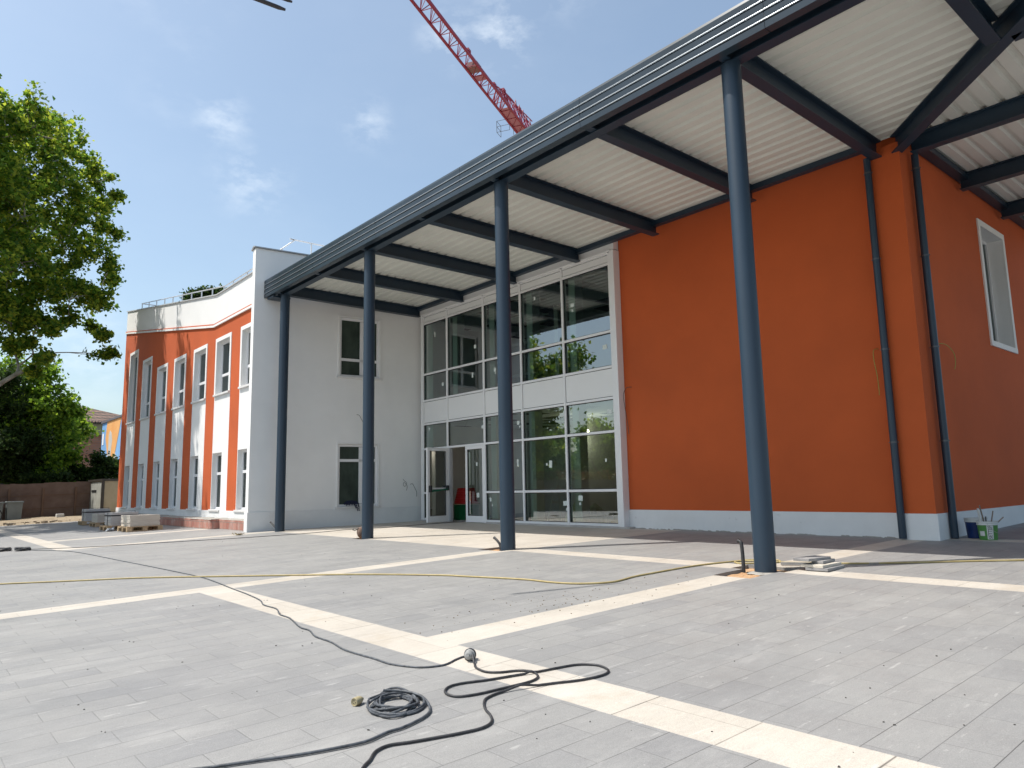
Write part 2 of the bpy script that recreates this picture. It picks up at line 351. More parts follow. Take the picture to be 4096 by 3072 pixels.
def leaf_mat(name, c1, c2, c3):
    m = bpy.data.materials.new(name); m.use_nodes = True; t = m.node_tree; b = t.nodes['Principled BSDF']
    g = t.nodes.new('ShaderNodeNewGeometry'); r = t.nodes.new('ShaderNodeValToRGB')
    e = r.color_ramp.elements; e[0].color = (*c1, 1); e[1].color = (*c3, 1); k = e.new(.55); k.color = (*c2, 1)
    t.links.new(g.outputs['Random Per Island'], r.inputs[0]); t.links.new(r.outputs[0], b.inputs['Base Color'])
    b.inputs['Roughness'].default_value = .55; b.inputs['Specular IOR Level'].default_value = .3
    tr = t.nodes.new('ShaderNodeBsdfTranslucent'); t.links.new(r.outputs[0], tr.inputs[0])
    mx = t.nodes.new('ShaderNodeMixShader'); mx.inputs[0].default_value = .66
    o = t.nodes['Material Output']; t.links.new(b.outputs[0], mx.inputs[1]); t.links.new(tr.outputs[0], mx.inputs[2]); t.links.new(mx.outputs[0], o.inputs[0])
    return m
LEAF1 = leaf_mat('plane_leaves', (.05, .13, .016), (.16, .27, .028), (.46, .50, .05))
LEAF2 = leaf_mat('lime_leaves', (.06, .13, .016), (.17, .29, .028), (.34, .46, .04))
LEAF3 = leaf_mat('dark_leaves', (.02, .045, .012), (.04, .075, .018), (.07, .11, .02))
LEAF4 = leaf_mat('rust_leaves', (.10, .05, .015), (.18, .08, .02), (.10, .12, .03))

# ------------------------------------------------------------------ ground
PITS = [(-4.82, -4.36, 7.02, 7.62), (-4.98, -4.30, 7.62, 8.0), (-9.62, -9.05, 7.45, 7.95), (-14.05, -13.62, 7.5, 7.9)]
bandX = [(-4.80, -4.40), (-9.32, -8.92), (-19.9, -19.5), (-24.3, -23.9)]
bandY = [(2.82, 3.21)]
def ground_kind(x, y):
    for (a, b, c, d_) in PITS:
        if a < x < b and c < y < d_: return -1
    if y > 12.6 or x < -36.5 or y < -12 or x > 14: return 0
    if -18.2 < x < -8.95 and 7.62 < y < 13: return 1
    if (-9.32 < x < 14 or -36 < x < -18.2) and 2.82 < y < 3.21: return 1
    if -8.95 < x < 14 and 7.60 < y < 8.0: return 1
    if x > -4.2 and 12.15 < y < 12.55: return 1
    if (-4.80 < x < -4.40) and y > 3.21 and y < 12.1: return 1
    if (-9.32 < x < -8.92) and y < 7.62: return 1
    if (-18.6 < x < -18.2) and 3.21 < y < 12: return 1
    if (-22.2 < x < -21.8) and 3.21 < y < 7.1: return 1
    return 0
xs = sorted({-60., -36., -22.2, -21.8, -18.6, -18.2, -9.32, -8.95, -8.92, -4.8, -4.4, -4.2, 14., 60.} | {p[0] for p in PITS} | {p[1] for p in PITS})
ys = sorted({-30., -12., 2.82, 3.21, 7.1, 7.3, 7.60, 7.62, 8.0, 12.1, 12.15, 12.55, 12.6, 13., 30.} | {p[2] for p in PITS} | {p[3] for p in PITS})
gg, tt = MB(), MB()
for i in range(len(xs)-1):
    for j in range(len(ys)-1):
        x0, x1, y0, y1 = xs[i], xs[i+1], ys[j], ys[j+1]; k = ground_kind((x0+x1)/2, (y0+y1)/2)
        if k < 0: continue
        q = [(x0, y0, gz(x0, y0)), (x1, y0, gz(x1, y0)), (x1, y1, gz(x1, y1)), (x0, y1, gz(x0, y1))]
        (tt if k else gg).quad(*q)
for (x0, x1, y0, y1) in PITS:                       # thickness of the slabs round each pit
    for (ax, ay, bx_, by) in ((x0, y0, x1, y0), (x1, y0, x1, y1), (x1, y1, x0, y1), (x0, y1, x0, y0)):
        mx_, my_ = (ax+bx_)/2, (ay+by)/2
        inside = any(a-.001 < mx_+sx < b+.001 and c < my_+sy < d_ for (a, b, c, d_) in PITS if (a, b, c, d_) != (x0, x1, y0, y1) for (sx, sy) in ((.02, .02), (-.02, -.02)))
        if inside: continue
        gg.quad((ax, ay, gz(ax, ay)), (ax, ay, gz(ax, ay)-.05), (bx_, by, gz(bx_, by)-.05), (bx_, by, gz(bx_, by)))
struct(gg.build('paving', GREY)); struct(tt.build('stone_bands', TRAV))
pb = MB()
for (x0, x1, y0, y1) in PITS:
    n = 10
    P = [[(x0-.03+(x1-x0+.06)*i/n, y0-.03+(y1-y0+.06)*j/n) for j in range(n+1)] for i in range(n+1)]
    Z = [[gz(*P[i][j])-.042+R_.uniform(-.006, .012) for j in range(n+1)] for i in range(n+1)]
    for i in range(n):
        for j in range(n):
            pb.quad(*[(P[a][b][0], P[a][b][1], Z[a][b]) for a, b in ((i, j), (i+1, j), (i+1, j+1), (i, j+1))])
struct(pb.build('sand_bed', SAND, smooth=True))
eb = MB(); eb.quad((-900, -900, -1.2), (900, -900, -1.2), (900, 900, -1.2), (-900, 900, -1.2))
struct(eb.build('ground', DIRT))
# earth margin at the far left, with rubble
em = MB()
n = 40
for i in range(n):
    for j in range(24):
        def P(a, b):
            x = -44 + 8.2*a/n; y = -14 + 26*b/24
            e = .03+.09*math.sin(a*1.7+b*.9)**2+.05*math.sin(a*3.1-b*2.3)**2
            if a == n: e = -.02
            return (x, y, gz(x, y)+e*min(1, (n-a)/5))
        em.quad(P(i, j), P(i+1, j), P(i+1, j+1), P(i, j+1))
struct(em.build('earth_margin', DIRT, smooth=True))

# ------------------------------------------------------------------ school building
B = thing('school_building', 'two storey school building with orange and white rendered walls and a glazed entrance front', 'building', (-12, 13, 0))
FL = 0.10
# -- main orange wall (y = 12.15), pilaster, side wall (x = -4.22), roof
b = MB()
b.box(-10.34, -4.75, 12.15, 12.45, .48, 6.95)
b.box(-4.75, -4.22, 11.97, 12.45, .48, 6.42); b.box(-4.75, -4.22, 12.1, 12.45, 6.42, 6.95)
# side wall with the window opening  y 15.47..17.05  z 3.45..5.93
b.box(-4.6, -4.22, 12.45, 15.59, .48, 6.95); b.box(-4.6, -4.22, 16.93, 24, .48, 6.95)
b.box(-4.6, -4.22, 15.59, 16.93, .48, 3.55); b.box(-4.6, -4.22, 15.59, 16.93, 5.82, 6.95)
b.build('orange_wall', ORANGE, B)
b = MB()
b.box(-10.34, -4.75, 12.12, 12.45, -.1, .479); b.box(-4.75, -4.19, 11.94, 12.45, -.1, .479)
b.box(-4.6, -4.19, 12.45, 24, -.1, .479); b.build('plinth', PLINTH, B, bevel=.006)
b = MB()                                          # rough cement left at the foot of the plinth
for i in range(90):
    x = R_.uniform(-10.2, -4.8); l = R_.uniform(.04, .22); hgt = R_.uniform(.006, .022)
    b.hexa([(x, 12.105, gz(x,12.1)-.01), (x+l, 12.10, gz(x,12.1)-.01), (x+l, 12.13, gz(x,12.1)-.01), (x, 12.13, gz(x,12.1)-.01), (x+.02, 12.113, .087+hgt), (x+l*.7, 12.112, .087+hgt*.7), (x+l*.7, 12.13, .087+hgt*.7), (x+.02, 12.13, .087+hgt)])
b.build('cement_smear', CONC, B)['kind'] = 'stuff'
b = MB(); b.box(-18.3, -4.3, 12.6, 24, 6.9, 7.0); b.box(-34, -19.3, 7.9, 20, 7.0, 7.1); b.box(-19.2, -18.3, 12.3, 24, 6.9, 7.0); b.build('roof', SILL, B)
b = MB(); b.box(-18.3, -4.3, 23.8, 24, -.1, 6.9); b.box(-35.5, -18.3, 19.8, 20, -.1, 7.0); b.build('rear_wall', WHITE, B)
b = MB(); b.box(-18.28, -10.35, 12.0, 12.3, 6.29, 6.9); b.build('upper_wall', WHITE, B)

# -- side window in the orange side wall
def win_frame(b, a0, a1, z0, z1, put, tr=None, fw=.06, d0=0, d1=.06):
    """rectangular frame; put(a,d,z)->xyz; tr: transom heights"""
    def bx(u0, u1, w0, w1):
        c = [put(u, dd, z) for z in (w0, w1) for (u, dd) in ((u0, d0), (u1, d0), (u1, d1), (u0, d1))]
        b.hexa([c[0], c[1], c[2], c[3], c[4], c[5], c[6], c[7]])
    bx(a0, a0+fw, z0, z1); bx(a1-fw, a1, z0, z1); bx(a0+fw, a1-fw, z0, z0+fw); bx(a0+fw, a1-fw, z1-fw, z1)
    for t in (tr or []): bx(a0+fw, a1-fw, t-fw*.55, t+fw*.55)
def pane(put, a0, a1, z0, z1, d): 
    q = MB(); q.quad(put(a0, d, z0), put(a1, d, z0), put(a1, d, z1), put(a0, d, z1)); return q
def surround(b, a0, a1, z0, z1, put, wd=.12, proud=.025, depth=.0):
    def bx(u0, u1, w0, w1, da=-proud, db=.02):
        c = [put(u, dd, z) for z in (w0, w1) for (u, dd) in ((u0, da), (u1, da), (u1, db), (u0, db))]; b.hexa(c)
    bx(a0-wd, a0, z0-wd*.0, z1+wd); bx(a1, a1+wd, z0, z1+wd); bx(a0, a1, z1, z1+wd)
def lining(b, a0, a1, z0, z1, put, depth):
    t = .004
    b.quad(put(a0+t, 0, z0), put(a0+t, depth, z0), put(a0+t, depth, z1), put(a0+t, 0, z1)); b.quad(put(a1-t, 0, z0), put(a1-t, 0, z1), put(a1-t, depth, z1), put(a1-t, depth, z0))
    b.quad(put(a0, 0, z1-t), put(a0, depth, z1-t), put(a1, depth, z1-t), put(a1, 0, z1-t)); b.quad(put(a0, 0, z0+t), put(a1, 0, z0+t), put(a1, depth, z0+t), put(a0, depth, z0+t))
def window(parent, a0, a1, z0, z1, put, depth, tr=None, sur=None, sill=None, label=None, glass=WGLASS, fw=.06, blind=None, back=True, sw=.12):
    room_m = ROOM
    q = MB(); win_frame(q, a0, a1, z0, z1, put, tr, fw, depth-.05, depth)
    wo = q.build('window', WINF, parent)
    if label: wo['label'] = label
    pane(put, a0+fw*.8, a1-fw*.8, z0+fw*.8, z1-fw*.8, depth-.02).build('pane', glass, wo)
    q = MB(); lining(q, a0, a1, z0, z1, put, depth); q.build('reveal', WHITE, wo)
    if sur:
        q = MB(); surround(q, a0, a1, z0, z1, put, sw); q.build('surround', WHITE, wo)
    if sill:
        q = MB(); c = [put(u, dd, z) for z in (z0-.05, z0+.012) for (u, dd) in ((a0-sill, -.06), (a1+sill, -.06), (a1+sill, depth-.05), (a0-sill, depth-.05))]; q.hexa(c)
        q.build('sill', SILL, wo, bevel=.004)
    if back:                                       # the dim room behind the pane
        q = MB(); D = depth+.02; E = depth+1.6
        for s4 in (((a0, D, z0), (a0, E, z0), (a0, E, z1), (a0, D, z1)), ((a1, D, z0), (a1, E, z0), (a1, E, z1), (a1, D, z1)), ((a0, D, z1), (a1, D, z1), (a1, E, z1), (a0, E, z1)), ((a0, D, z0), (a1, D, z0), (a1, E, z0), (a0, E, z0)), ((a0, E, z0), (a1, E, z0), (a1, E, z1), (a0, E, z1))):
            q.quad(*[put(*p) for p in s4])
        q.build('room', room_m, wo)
    return wo
putS = lambda a, d_, z: (-4.22-d_, a, z)
w1_ = window(B, 15.59, 16.93, 3.55, 5.82, putS, .30, sur=True, label='window high in the orange side wall with a thick white surround')
b = MB(); b.box(-4.30, -4.19, 15.47, 17.05, 3.45, 3.552); b.build('sill', WHITE, w1_)

# -- white end wall, slightly askew: from A (-18.95,7.13) to Bp (-18.3,12.1)
A = Vector((-18.95, 7.13, 0)); Tw = Vector((.1297, .9916, 0)); Nw = Vector((.9916, -.1297, 0))       # Nw points into the porch
def putW(a, d_, z):
    p = A + Tw*a - Nw*d_; return (p.x, p.y, z)
def wallbox(b, a0, a1, z0, z1, d0=0, d1=.3):
    b.hexa([putW(a, dd, z) for z in (z0, z1) for (a, dd) in ((a0, d0), (a1, d0), (a1, d1), (a0, d1))])
b = MB()
WIN = [(2.41, 3.63, 4.25, 5.99), (2.38, 3.58, .56, 2.32)]
wallbox(b, 0, 2.40, .51, 7.66); wallbox(b, 3.62, 5.02, .51, 7.66)
wallbox(b, 2.40, 3.62, 2.32, 4.25); wallbox(b, 2.40, 3.62, 5.99, 7.66); wallbox(b, 2.40, 3.62, .51, .56)
b.build('white_wall', WHITE, B)
b = MB(); wallbox(b, -.02, 5.0, -.15, .509, -.025, .32); b.build('plinth', PLINTH, B, bevel=.005)
b = MB()
b.hexa([putW(a, dd, z+7.66+(.05 if dd == .13 else 0)) for z in (0, .035) for (a, dd) in ((-.04, -.05), (5.0, -.05), (5.0, .13), (-.04, .13))])
b.hexa([putW(a, dd, z+7.66+(.05 if dd == .13 else 0)) for z in (0, .035) for (a, dd) in ((-.04, .13), (5.0, .13), (5.0, .36), (-.04, .36))])
b.build('coping', mat('grey_coping_metal', (.35, .36, .37), .4), B)
window(B, 2.41, 3.63, 4.25, 5.99, putW, .10, tr=[4.76], sur=True, sw=.05, sill=.08, label='upper window in the white wall behind the second column', fw=.07, glass=FILM)
wl = window(B, 2.40, 3.60, .56, 2.32, putW, .10, tr=[1.86], sur=True, sw=.03, sill=.07, label='ground floor window in the white wall with plastic film on its pane', fw=.07, glass=FILM)
for z0, z1 in ((4.33, 5.91), (.64, 2.24)):
    q = MB(); q.hexa([putW(a, dd, z) for z in (z0, z1) for (a, dd) in ((3.04, .05), (3.15, .05), (3.15, .10), (3.04, .10))]); q.build('mullion', WINF, B)

# -- striped wing, plane y = 7.6, x -35.5 .. -19.2
YW = 7.6
lefts = [-21.15, -23.33, -25.55, -27.80, -30.04, -32.27, -34.5]
tops = [5.90, 5.90, 5.90, 5.92, 5.92, 6.52, 7.16]
def corn(x): return 6.43 if x > -23.57 else 6.43+(-23.57-x)*.1585
def para(x): return 7.37 if x > -23.40 else 7.37+(-23.40-x)*.155
wb = MB()    # 0 white 1 orange
def wq(x0, x1, z0a, z0b, z1a, z1b, mi):
    wb.mi = mi; wb.quad((x0, YW, z0a), (x1, YW, z0b), (x1, YW, z1b), (x0, YW, z1a))
seg = [-35.5]
for l in reversed(lefts): seg += [l, l+1.4]
seg += [-19.2]
lim = sorted(set(seg+[-23.57, -23.4]))
for a, c in zip(lim[:-1], lim[1:]):
    m_ = (a+c)/2; isw = any(l < m_ < l+1.4 for l in lefts) or m_ > -19.75
    ca, cc = corn(a), corn(c); pa, pc = para(a), para(c)
    wq(a, c, ca, cc, pa, pc, 0)
    if isw:
        k = next((i for i, l in enumerate(lefts) if l < m_ < l+1.4), None)
        if k is None: wq(a, c, .5, .5, ca, cc, 0); continue
        l = lefts[k]; o0, o1 = l+.12, l+1.28; z0, z1 = 4.08, tops[k]-.12; p0, p1 = l+.03, l+.86
        wq(a, c, tops[k], tops[k], ca, cc, 1)
        # upper band between 4.08 and top, excluding opening
        for (s0, s1) in ((a, min(c, o0)), (max(a, o1), c)):
            if s1 > s0: wq(s0, s1, z0, z0, tops[k], tops[k], 0)
        s0, s1 = max(a, o0), min(c, o1)
        if s1 > s0: wq(s0, s1, z1, z1, tops[k], tops[k], 0)
        wq(a, c, 2.25, 2.25, z0, z0, 0)
        for (s0, s1) in ((a, min(c, p0)), (max(a, p1), c)):
            if s1 > s0: wq(s0, s1, .5, .5, 2.25, 2.25, 0)
        s0, s1 = max(a, p0), min(c, p1)
        if s1 > s0: wq(s0, s1, .5, .5, .52, .52, 0)
    else: wq(a, c, .5, .5, ca, cc, 1)
# left end, returning away from the plaza
wb.mi = 0; wb.quad((-35.5, YW, .5), (-35.5, 19.9, .5), (-35.5, 19.9, para(-35.5)), (-35.5, YW, para(-35.5)))
wb.build('striped_wall', [WHITE, ORANGE], B)
b = MB()
for a, c in ((-35.53, -23.57), (-23.57, -19.2)):
    za, zc = corn(a), corn(c)
    b.hexa([(a, YW-.045, za-.10), (c, YW-.045, zc-.10), (c, YW+.02, zc-.10), (a, YW+.02, za-.10), (a, YW-.045, za-.03), (c, YW-.045, zc-.03), (c, YW+.02, zc-.03), (a, YW+.02, za-.03)])
b.build('cornice', WHITE, B)
b = MB()
for a, c in ((-35.52, -23.57), (-23.57, -19.2)):
    za, zc = corn(a), corn(c)
    b.hexa([(a, YW-.03, za-.03), (c, YW-.03, zc-.03), (c, YW+.02, zc-.03), (a, YW+.02, za-.03), (a, YW-.03, za+.012), (c, YW-.03, zc+.012), (c, YW+.02, zc+.012), (a, YW+.02, za+.012)])
b.build('trim_line', ORANGE, B)
b = MB()
for a, c in ((-35.56, -23.40), (-23.40, -19.25)):
    za, zc = para(a), para(c)
    b.hexa([(a, YW-.04, za), (c, YW-.04, zc), (c, YW+.30, zc), (a, YW+.30, za), (a, YW-.04, za+.035), (c, YW-.04, zc+.035), (c, YW+.30, zc+.035), (a, YW+.30, za+.035)])
b.build('coping', mat('pale_coping_metal', (.5, .51, .52), .45), B)
b = MB(); b.box(-35.53, -19.24, YW-.03, YW+.2, .10, .499); b.build('plinth', PLINTH, B, bevel=.005)
putY = lambda a, d_, z: (a, YW+d_, z)
names = ['first', 'second', 'third', 'fourth', 'fifth', 'sixth', 'last']
for i, l in enumerate(lefts):
    tr = None if i == 6 else [4.08+.62]
    wo = window(B, l+.12, l+1.28, 4.08, tops[i]-.12, putY, .19, tr=tr, sill=.10, fw=.075,
                label='upper window of the striped wing, %s from its white corner' % names[i] if i < 6 else 'tallest upper window at the far end of the striped wing')
    q = MB(); surround(q, l+.12, l+1.28, 4.08, tops[i]-.12, putY, .12, .02); q.build('surround', WHITE, wo)
    window(B, l+.03, l+.86, .52, 2.25, putY, .18, tr=[1.62], sill=.04, fw=.075, label='ground floor window of the striped wing, %s from its white corner' % names[i])
# roof railings
b = MB()
pts = [(-34.13, 7.85), (-23.2, 7.85), (-19.3, 7.85)]
zr = lambda x: (para(x)+.36)
b.tube([(-34.13, 7.85, zr(-34.13)), (-23.4, 7.85, zr(-23.4)), (-19.3, 7.85, zr(-19.3))], .022, 6)
for x in (-34.05, -32.9, -31.7, -30.5, -29.35, -28.15, -27.0, -25.85, -24.7, -23.55, -22.7, -21.5, -20.3): b.tube([(x, 7.85, para(x)), (x, 7.85, zr(x))], .022, 6)
b.tube([(-34.13, 7.85, zr(-34.13)), (-34.13, 12, zr(-34.13))], .022, 6)
for y in (9.5, 12): b.tube([(-34.13, y, 7.1), (-34.13, y, zr(-34.13))], .022, 6)
b.build('roof_railing', mat('galvanised_rail', (.55, .56, .58), .35, .3), B, smooth=True)
b = MB()
b.tube(spline([(-20.6, 8.50, 8.33), (-20.6, 8.75, 8.55), (-20.6, 8.95, 8.72), (-20.6, 9.1, 8.74), (-20.6, 13, 8.76)], 4), .022, 6)
for y, zt in ((8.55, 8.4), (9.5, 8.74), (10.6, 8.75), (11.8, 8.76)): b.tube([(-20.6, y, 7.05), (-20.6, y, zt)], .022, 6)
b.build('roof_railing', mat('white_rail', (.72, .73, .74), .4), B, smooth=True)['label'] = 'white tubular railing above the white wall'

# -- interior behind the glass
b = MB()
b.box(-18.25, -10.3, 12.25, 19, -.05, FL); b.box(-18.25, -10.3, 12.25, 19, 2.98, 3.60); b.build('floor_slab', INTF, B)
b = MB(); b.box(-18.25, -10.3, 18.6, 18.8, FL, 6.2); b.box(-10.45, -10.3, 12.45, 18.6, FL, 6.2); b.box(-18.3, -18.2, 12.3, 18.6, FL, 6.2)
b.box(-14.1, -13.95, 14.6, 18.6, FL, 2.98); b.box(-14.3, -14.15, 13.9, 18.6, 3.6, 6.1); b.box(-18.2, -14.1, 17.0, 17.1, FL, 2.98)
b.build('interior_wall', INTW, B)
def tile_mat():
    m = bpy.data.materials.new('ceiling_tiles'); m.use_nodes = True; t = m.node_tree; p = t.nodes['Principled BSDF']; p.inputs['Roughness'].default_value = .9
    tcn = t.nodes.new('ShaderNodeTexCoord'); br = t.nodes.new('ShaderNodeTexBrick'); br.offset = 0; br.inputs['Scale'].default_value = 1
    br.inputs['Brick Width'].default_value = .6; br.inputs['Row Height'].default_value = .6; br.inputs['Mortar Size'].default_value = .012; br.inputs['Bias'].default_value = .35
    br.inputs['Color1'].default_value = (.62, .62, .6, 1); br.inputs['Color2'].default_value = (.13, .12, .11, 1); br.inputs['Mortar'].default_value = (.3, .3, .3, 1)
    mp = t.nodes.new('ShaderNodeMapping'); mp.inputs['Location'].default_value = (60, 60, 0); t.links.new(tcn.outputs['Object'], mp.inputs[0]); t.links.new(mp.outputs[0], br.inputs['Vector'])
    v = t.nodes.new('ShaderNodeTexWhiteNoise'); sn = t.nodes.new('ShaderNodeVectorMath'); sn.operation = 'SNAP'; sn.inputs[1].default_value = (.6, .6, 100)
    t.links.new(mp.outputs[0], sn.inputs[0]); t.links.new(sn.outputs[0], v.inputs['Vector'])
    r = t.nodes.new('ShaderNodeMath'); r.operation = 'GREATER_THAN'; r.inputs[1].default_value = .80; t.links.new(v.outputs['Value'], r.inputs[0])
    x = t.nodes.new('ShaderNodeMix'); x.data_type = 'RGBA'; x.inputs[6].default_value = (.82, .82, .80, 1); x.inputs[7].default_value = (.12, .12, .12, 1); t.links.new(r.outputs[0], x.inputs[0]); t.links.new(x.outputs[2], p.inputs['Base Color'])
    return m
b = MB(); b.box(-18.25, -10.3, 12.25, 18.6, 6.05, 6.1); b.box(-18.25, -10.3, 12.25, 18.6, 2.93, 2.975); b.build('suspended_ceiling', tile_mat(), B)
MX = [-18.05, -16.81, -15.11, -13.57, -12.03, -10.49]
for i, x in enumerate(MX[:-1]):
    for z0, z1 in ((FL, 2.92), (3.61, 6.04)):
        if i == 1 and z0 < 1: continue
        b = MB(); b.box(x+.05, x+.27, 12.16, 12.42, z0, z1); b.build('inner_post', INTP, B)
iw = MB(); win_frame(iw, -17.6, -16.5, 4.1, 5.6, lambda a, d_, z: (a, 15.0+d_, z), [4.55], .08, 0, .08); iw.build('inner_window_frame', WINF, B)
# -- curtain wall
YG = 12.0
CW = thing('glazed_front', 'tall glazed entrance front with white frame, white panels between floors and greenish panes', 'glazed wall', (-14.3, YG, FL))
b = MB()
Zs = [.15, .897, 2.18, 2.92, 3.62, 4.42, 5.98, 6.22]
fw = .05
for i, x in enumerate(MX):
    if i in (1, 2): b.box(x-.035, x+.035, YG-.03, YG+.09, .09, 6.22)
    else: b.box(x-.03, x+.03, YG-.03, YG+.09, .12, 6.22)
for z in Zs:
    for i in range(5):
        if i == 1 and z < 1: continue
        b.box(MX[i]+.031, MX[i+1]-.031, YG-.025, YG+.085, z-.028, z+.028)
b.box(-18.14, -18.08, YG-.04, YG+.12, .12, 6.26); b.build('frame', ALU, CW, bevel=.003)
b = MB(); b.box(-10.455, -10.33, YG-.05, 12.149, .10, 6.26); b.box(-18.14, -10.456, YG-.05, YG+.12, 6.25, 6.285); b.build('side_cladding', ALU, CW, bevel=.004)
b = MB(); b.box(-18.15, -16.85, YG-.06, YG+.2, -.02, .12); b.box(-15.07, -10.17, YG-.06, YG+.2, -.02, .12); b.build('stone_kerb', mat('kerb_stone', (.42, .40, .38), .7, var=.12, vscale=4), CW, bevel=.004)
for i in range(5):
    for (z0, z1, nm) in ((2.92, 3.62, 'panel'), (5.98, 6.22, 'panel')):
        q = MB(); q.box(MX[i]+.045, MX[i+1]-.045, YG-.012, YG+.05, z0+.043, z1-.043); q.build(nm, PANEL, CW)
        q = MB(); q.box(MX[i]+.031, MX[i+1]-.031, YG+.01, YG+.04, z0+.029, z1-.029); q.build('gasket', BLACKG, CW)
    for (z0, z1) in ((.15, .897), (.897, 2.18), (2.18, 2.92), (3.62, 4.42), (4.42, 5.98)):
        if i == 1 and z1 < 2.5: continue
        q = MB(); q.quad((MX[i]+.03, YG+.03, z0+.02), (MX[i+1]-.03, YG+.03, z0+.02), (MX[i+1]-.03, YG+.03, z1-.02), (MX[i]+.03, YG+.03, z1-.02)); q.build('glass_pane', GLASS, CW)
        q = MB()
        for (a0, a1, w0, w1) in ((MX[i]+.031, MX[i]+.043, z0+.029, z1-.029), (MX[i+1]-.043, MX[i+1]-.031, z0+.029, z1-.029), (MX[i]+.043, MX[i+1]-.043, z1-.041, z1-.029), (MX[i]+.043, MX[i+1]-.043, z0+.029, z0+.041)): q.box(a0, a1, YG+.0, YG+.028, w0, w1)
        q.build('gasket', BLACKG, CW)
st = [(-17.78,2.77,.07,.08),(-15.25,2.64,.08,.09),(-14.95,.7,.07,.1),(-14.88,.55,.04,.05),(-13.83,1.62,.06,.18),(-13.72,2.53,.04,.05),(-17.48,5.58,.05,.16),(-15.53,4.89,.09,.10),(-15.66,4.11,.06,.14),(-17.09,4.03,.09,.10),(-14.68,4.12,.09,.10),(-14.65,4.03,.04,.05),(-11.73,5.27,.12,.09),(-11.73,5.14,.05,.06),(-10.75,4.1,.13,.10),(-13.05,5.72,.06,.08),(-13.78,2.63,.09,.10),(-12.18,2.69,.12,.09),(-10.68,2.63,.14,.10),(-12.63,1.54,.10,.17),(-12.76,1.54,.05,.06),(-10.85,1.56,.05,.07),(-11.67,.73,.13,.12),(-11.69,.60,.05,.06),(-12.17,.61,.13,.11),(-12.13,.47,.04,.06)]
for (x, z, a, h_) in st:
    q = MB(); q.box(x-a/2, x+a/2, YG+.024, YG+.0275, z-h_/2, z+h_/2, Matrix.Translation((x, 0, z)) @ Matrix.Rotation(rad(R_.uniform(-5, 5)), 4, 'Y') @ Matrix.Translation((-x, 0, -z))); q.build('sticker', PAPER, CW)
# doors: right leaf closed, left leaf swung out
def door_leaf(label, W, H, marks):
    t = thing('glass_door', label, 'door', (0, 0, 0))
    b = MB(); F = .085
    b.box(0, F, -.03, .03, 0, H); b.box(W-F, W, -.03, .03, 0, H); b.box(F, W-F, -.03, .03, H-.09, H); b.box(F, W-F, -.03, .03, 0, .17); b.build('frame', ALU, t, bevel=.004)
    q = MB(); q.quad((F, 0, .17), (W-F, 0, .17), (W-F, 0, H-.09), (F, 0, H-.09)); q.build('glass_pane', GLASS, t)
    q = MB()
    for (x0, x1, z0, z1) in ((F, F+.012, .17, H-.09), (W-F-.012, W-F, .17, H-.09), (F+.012, W-F-.012, .17, .182), (F+.012, W-F-.012, H-.102, H-.09)): q.box(x0, x1, -.02, .02, z0, z1)
    q.build('gasket', BLACKG, t)
    for (x, z, a, h_) in marks:
        q = MB(); q.box(x-a/2, x+a/2, -.006, -.002, z-h_/2, z+h_/2); q.build('sticker', PAPER, t)
    return t
H_ = 2.05
d1 = door_leaf('closed glass door leaf with stickers in the entrance opening', .83, H_, [(.48, 1.55, .07, .09), (.52, .72, .11, .12)])
move(d1, (-15.98, YG+.01, .10))
d2 = door_leaf('glass door leaf swung open outwards with a green push bar', .78, H_, [(.52, .66, .12, .10), (.30, .47, .06, .16), (.45, .33, .06, .09)])
q = MB(); q.tube([(.10, .10, .90), (.70, .10, .84)], .022, 10); q.build('push_bar', PUSH, d2, smooth=True)
q = MB(); q.box(.055, .11, .03, .12, .86, 1.0); q.box(.69, .745, .03, .12, .82, 1.0); q.build('push_bar_bracket', BLACKG, d2, bevel=.01)
q = MB(); q.box(.085, .70, -.02, .02, .90, .94); q.build('cross_rail', ALU, d2)
# the open leaf hinges at the jamb and points towards the plaza
move(d2, (-16.80, YG-.03, .10), math.atan2(-.76, .10))
q = MB(); q.box(-16.78, -16.72, YG, YG+.09, .1, 2.15); q.build('door_jamb', mat('grey_alu', (.42, .42, .43), .5), CW)

# ------------------------------------------------------------------ downpipes on the corner of the orange wall
def downpipe(x, y, lab):
    b = MB(); b.tube([(x, y, .10), (x, y, 6.27)], .055, 20); t = b.build('downpipe', NAVYC, None, smooth=True)
    tag(t, lab, 'downpipe', 'downpipes beside the orange corner')
    for z in (1.58, 3.06, 4.55, 6.02):
        q = MB(); q.tube([(x, y, z-.012), (x, y, z+.012)], .061, 20)
        q.bar((x-.075, y, z), (x+.075, y, z), .012, .012); q.bar((x, y, z), (x, y+.12, z), .012, .012); q.build('pipe_clip', mat('clip_metal', (.10, .11, .12), .35, .6), t, smooth=True)
downpipe(-4.70, 11.90, 'dark downpipe on the front face of the orange corner pilaster')
downpipe(-4.13, 12.36, 'dark downpipe on the side wall just right of the orange corner')

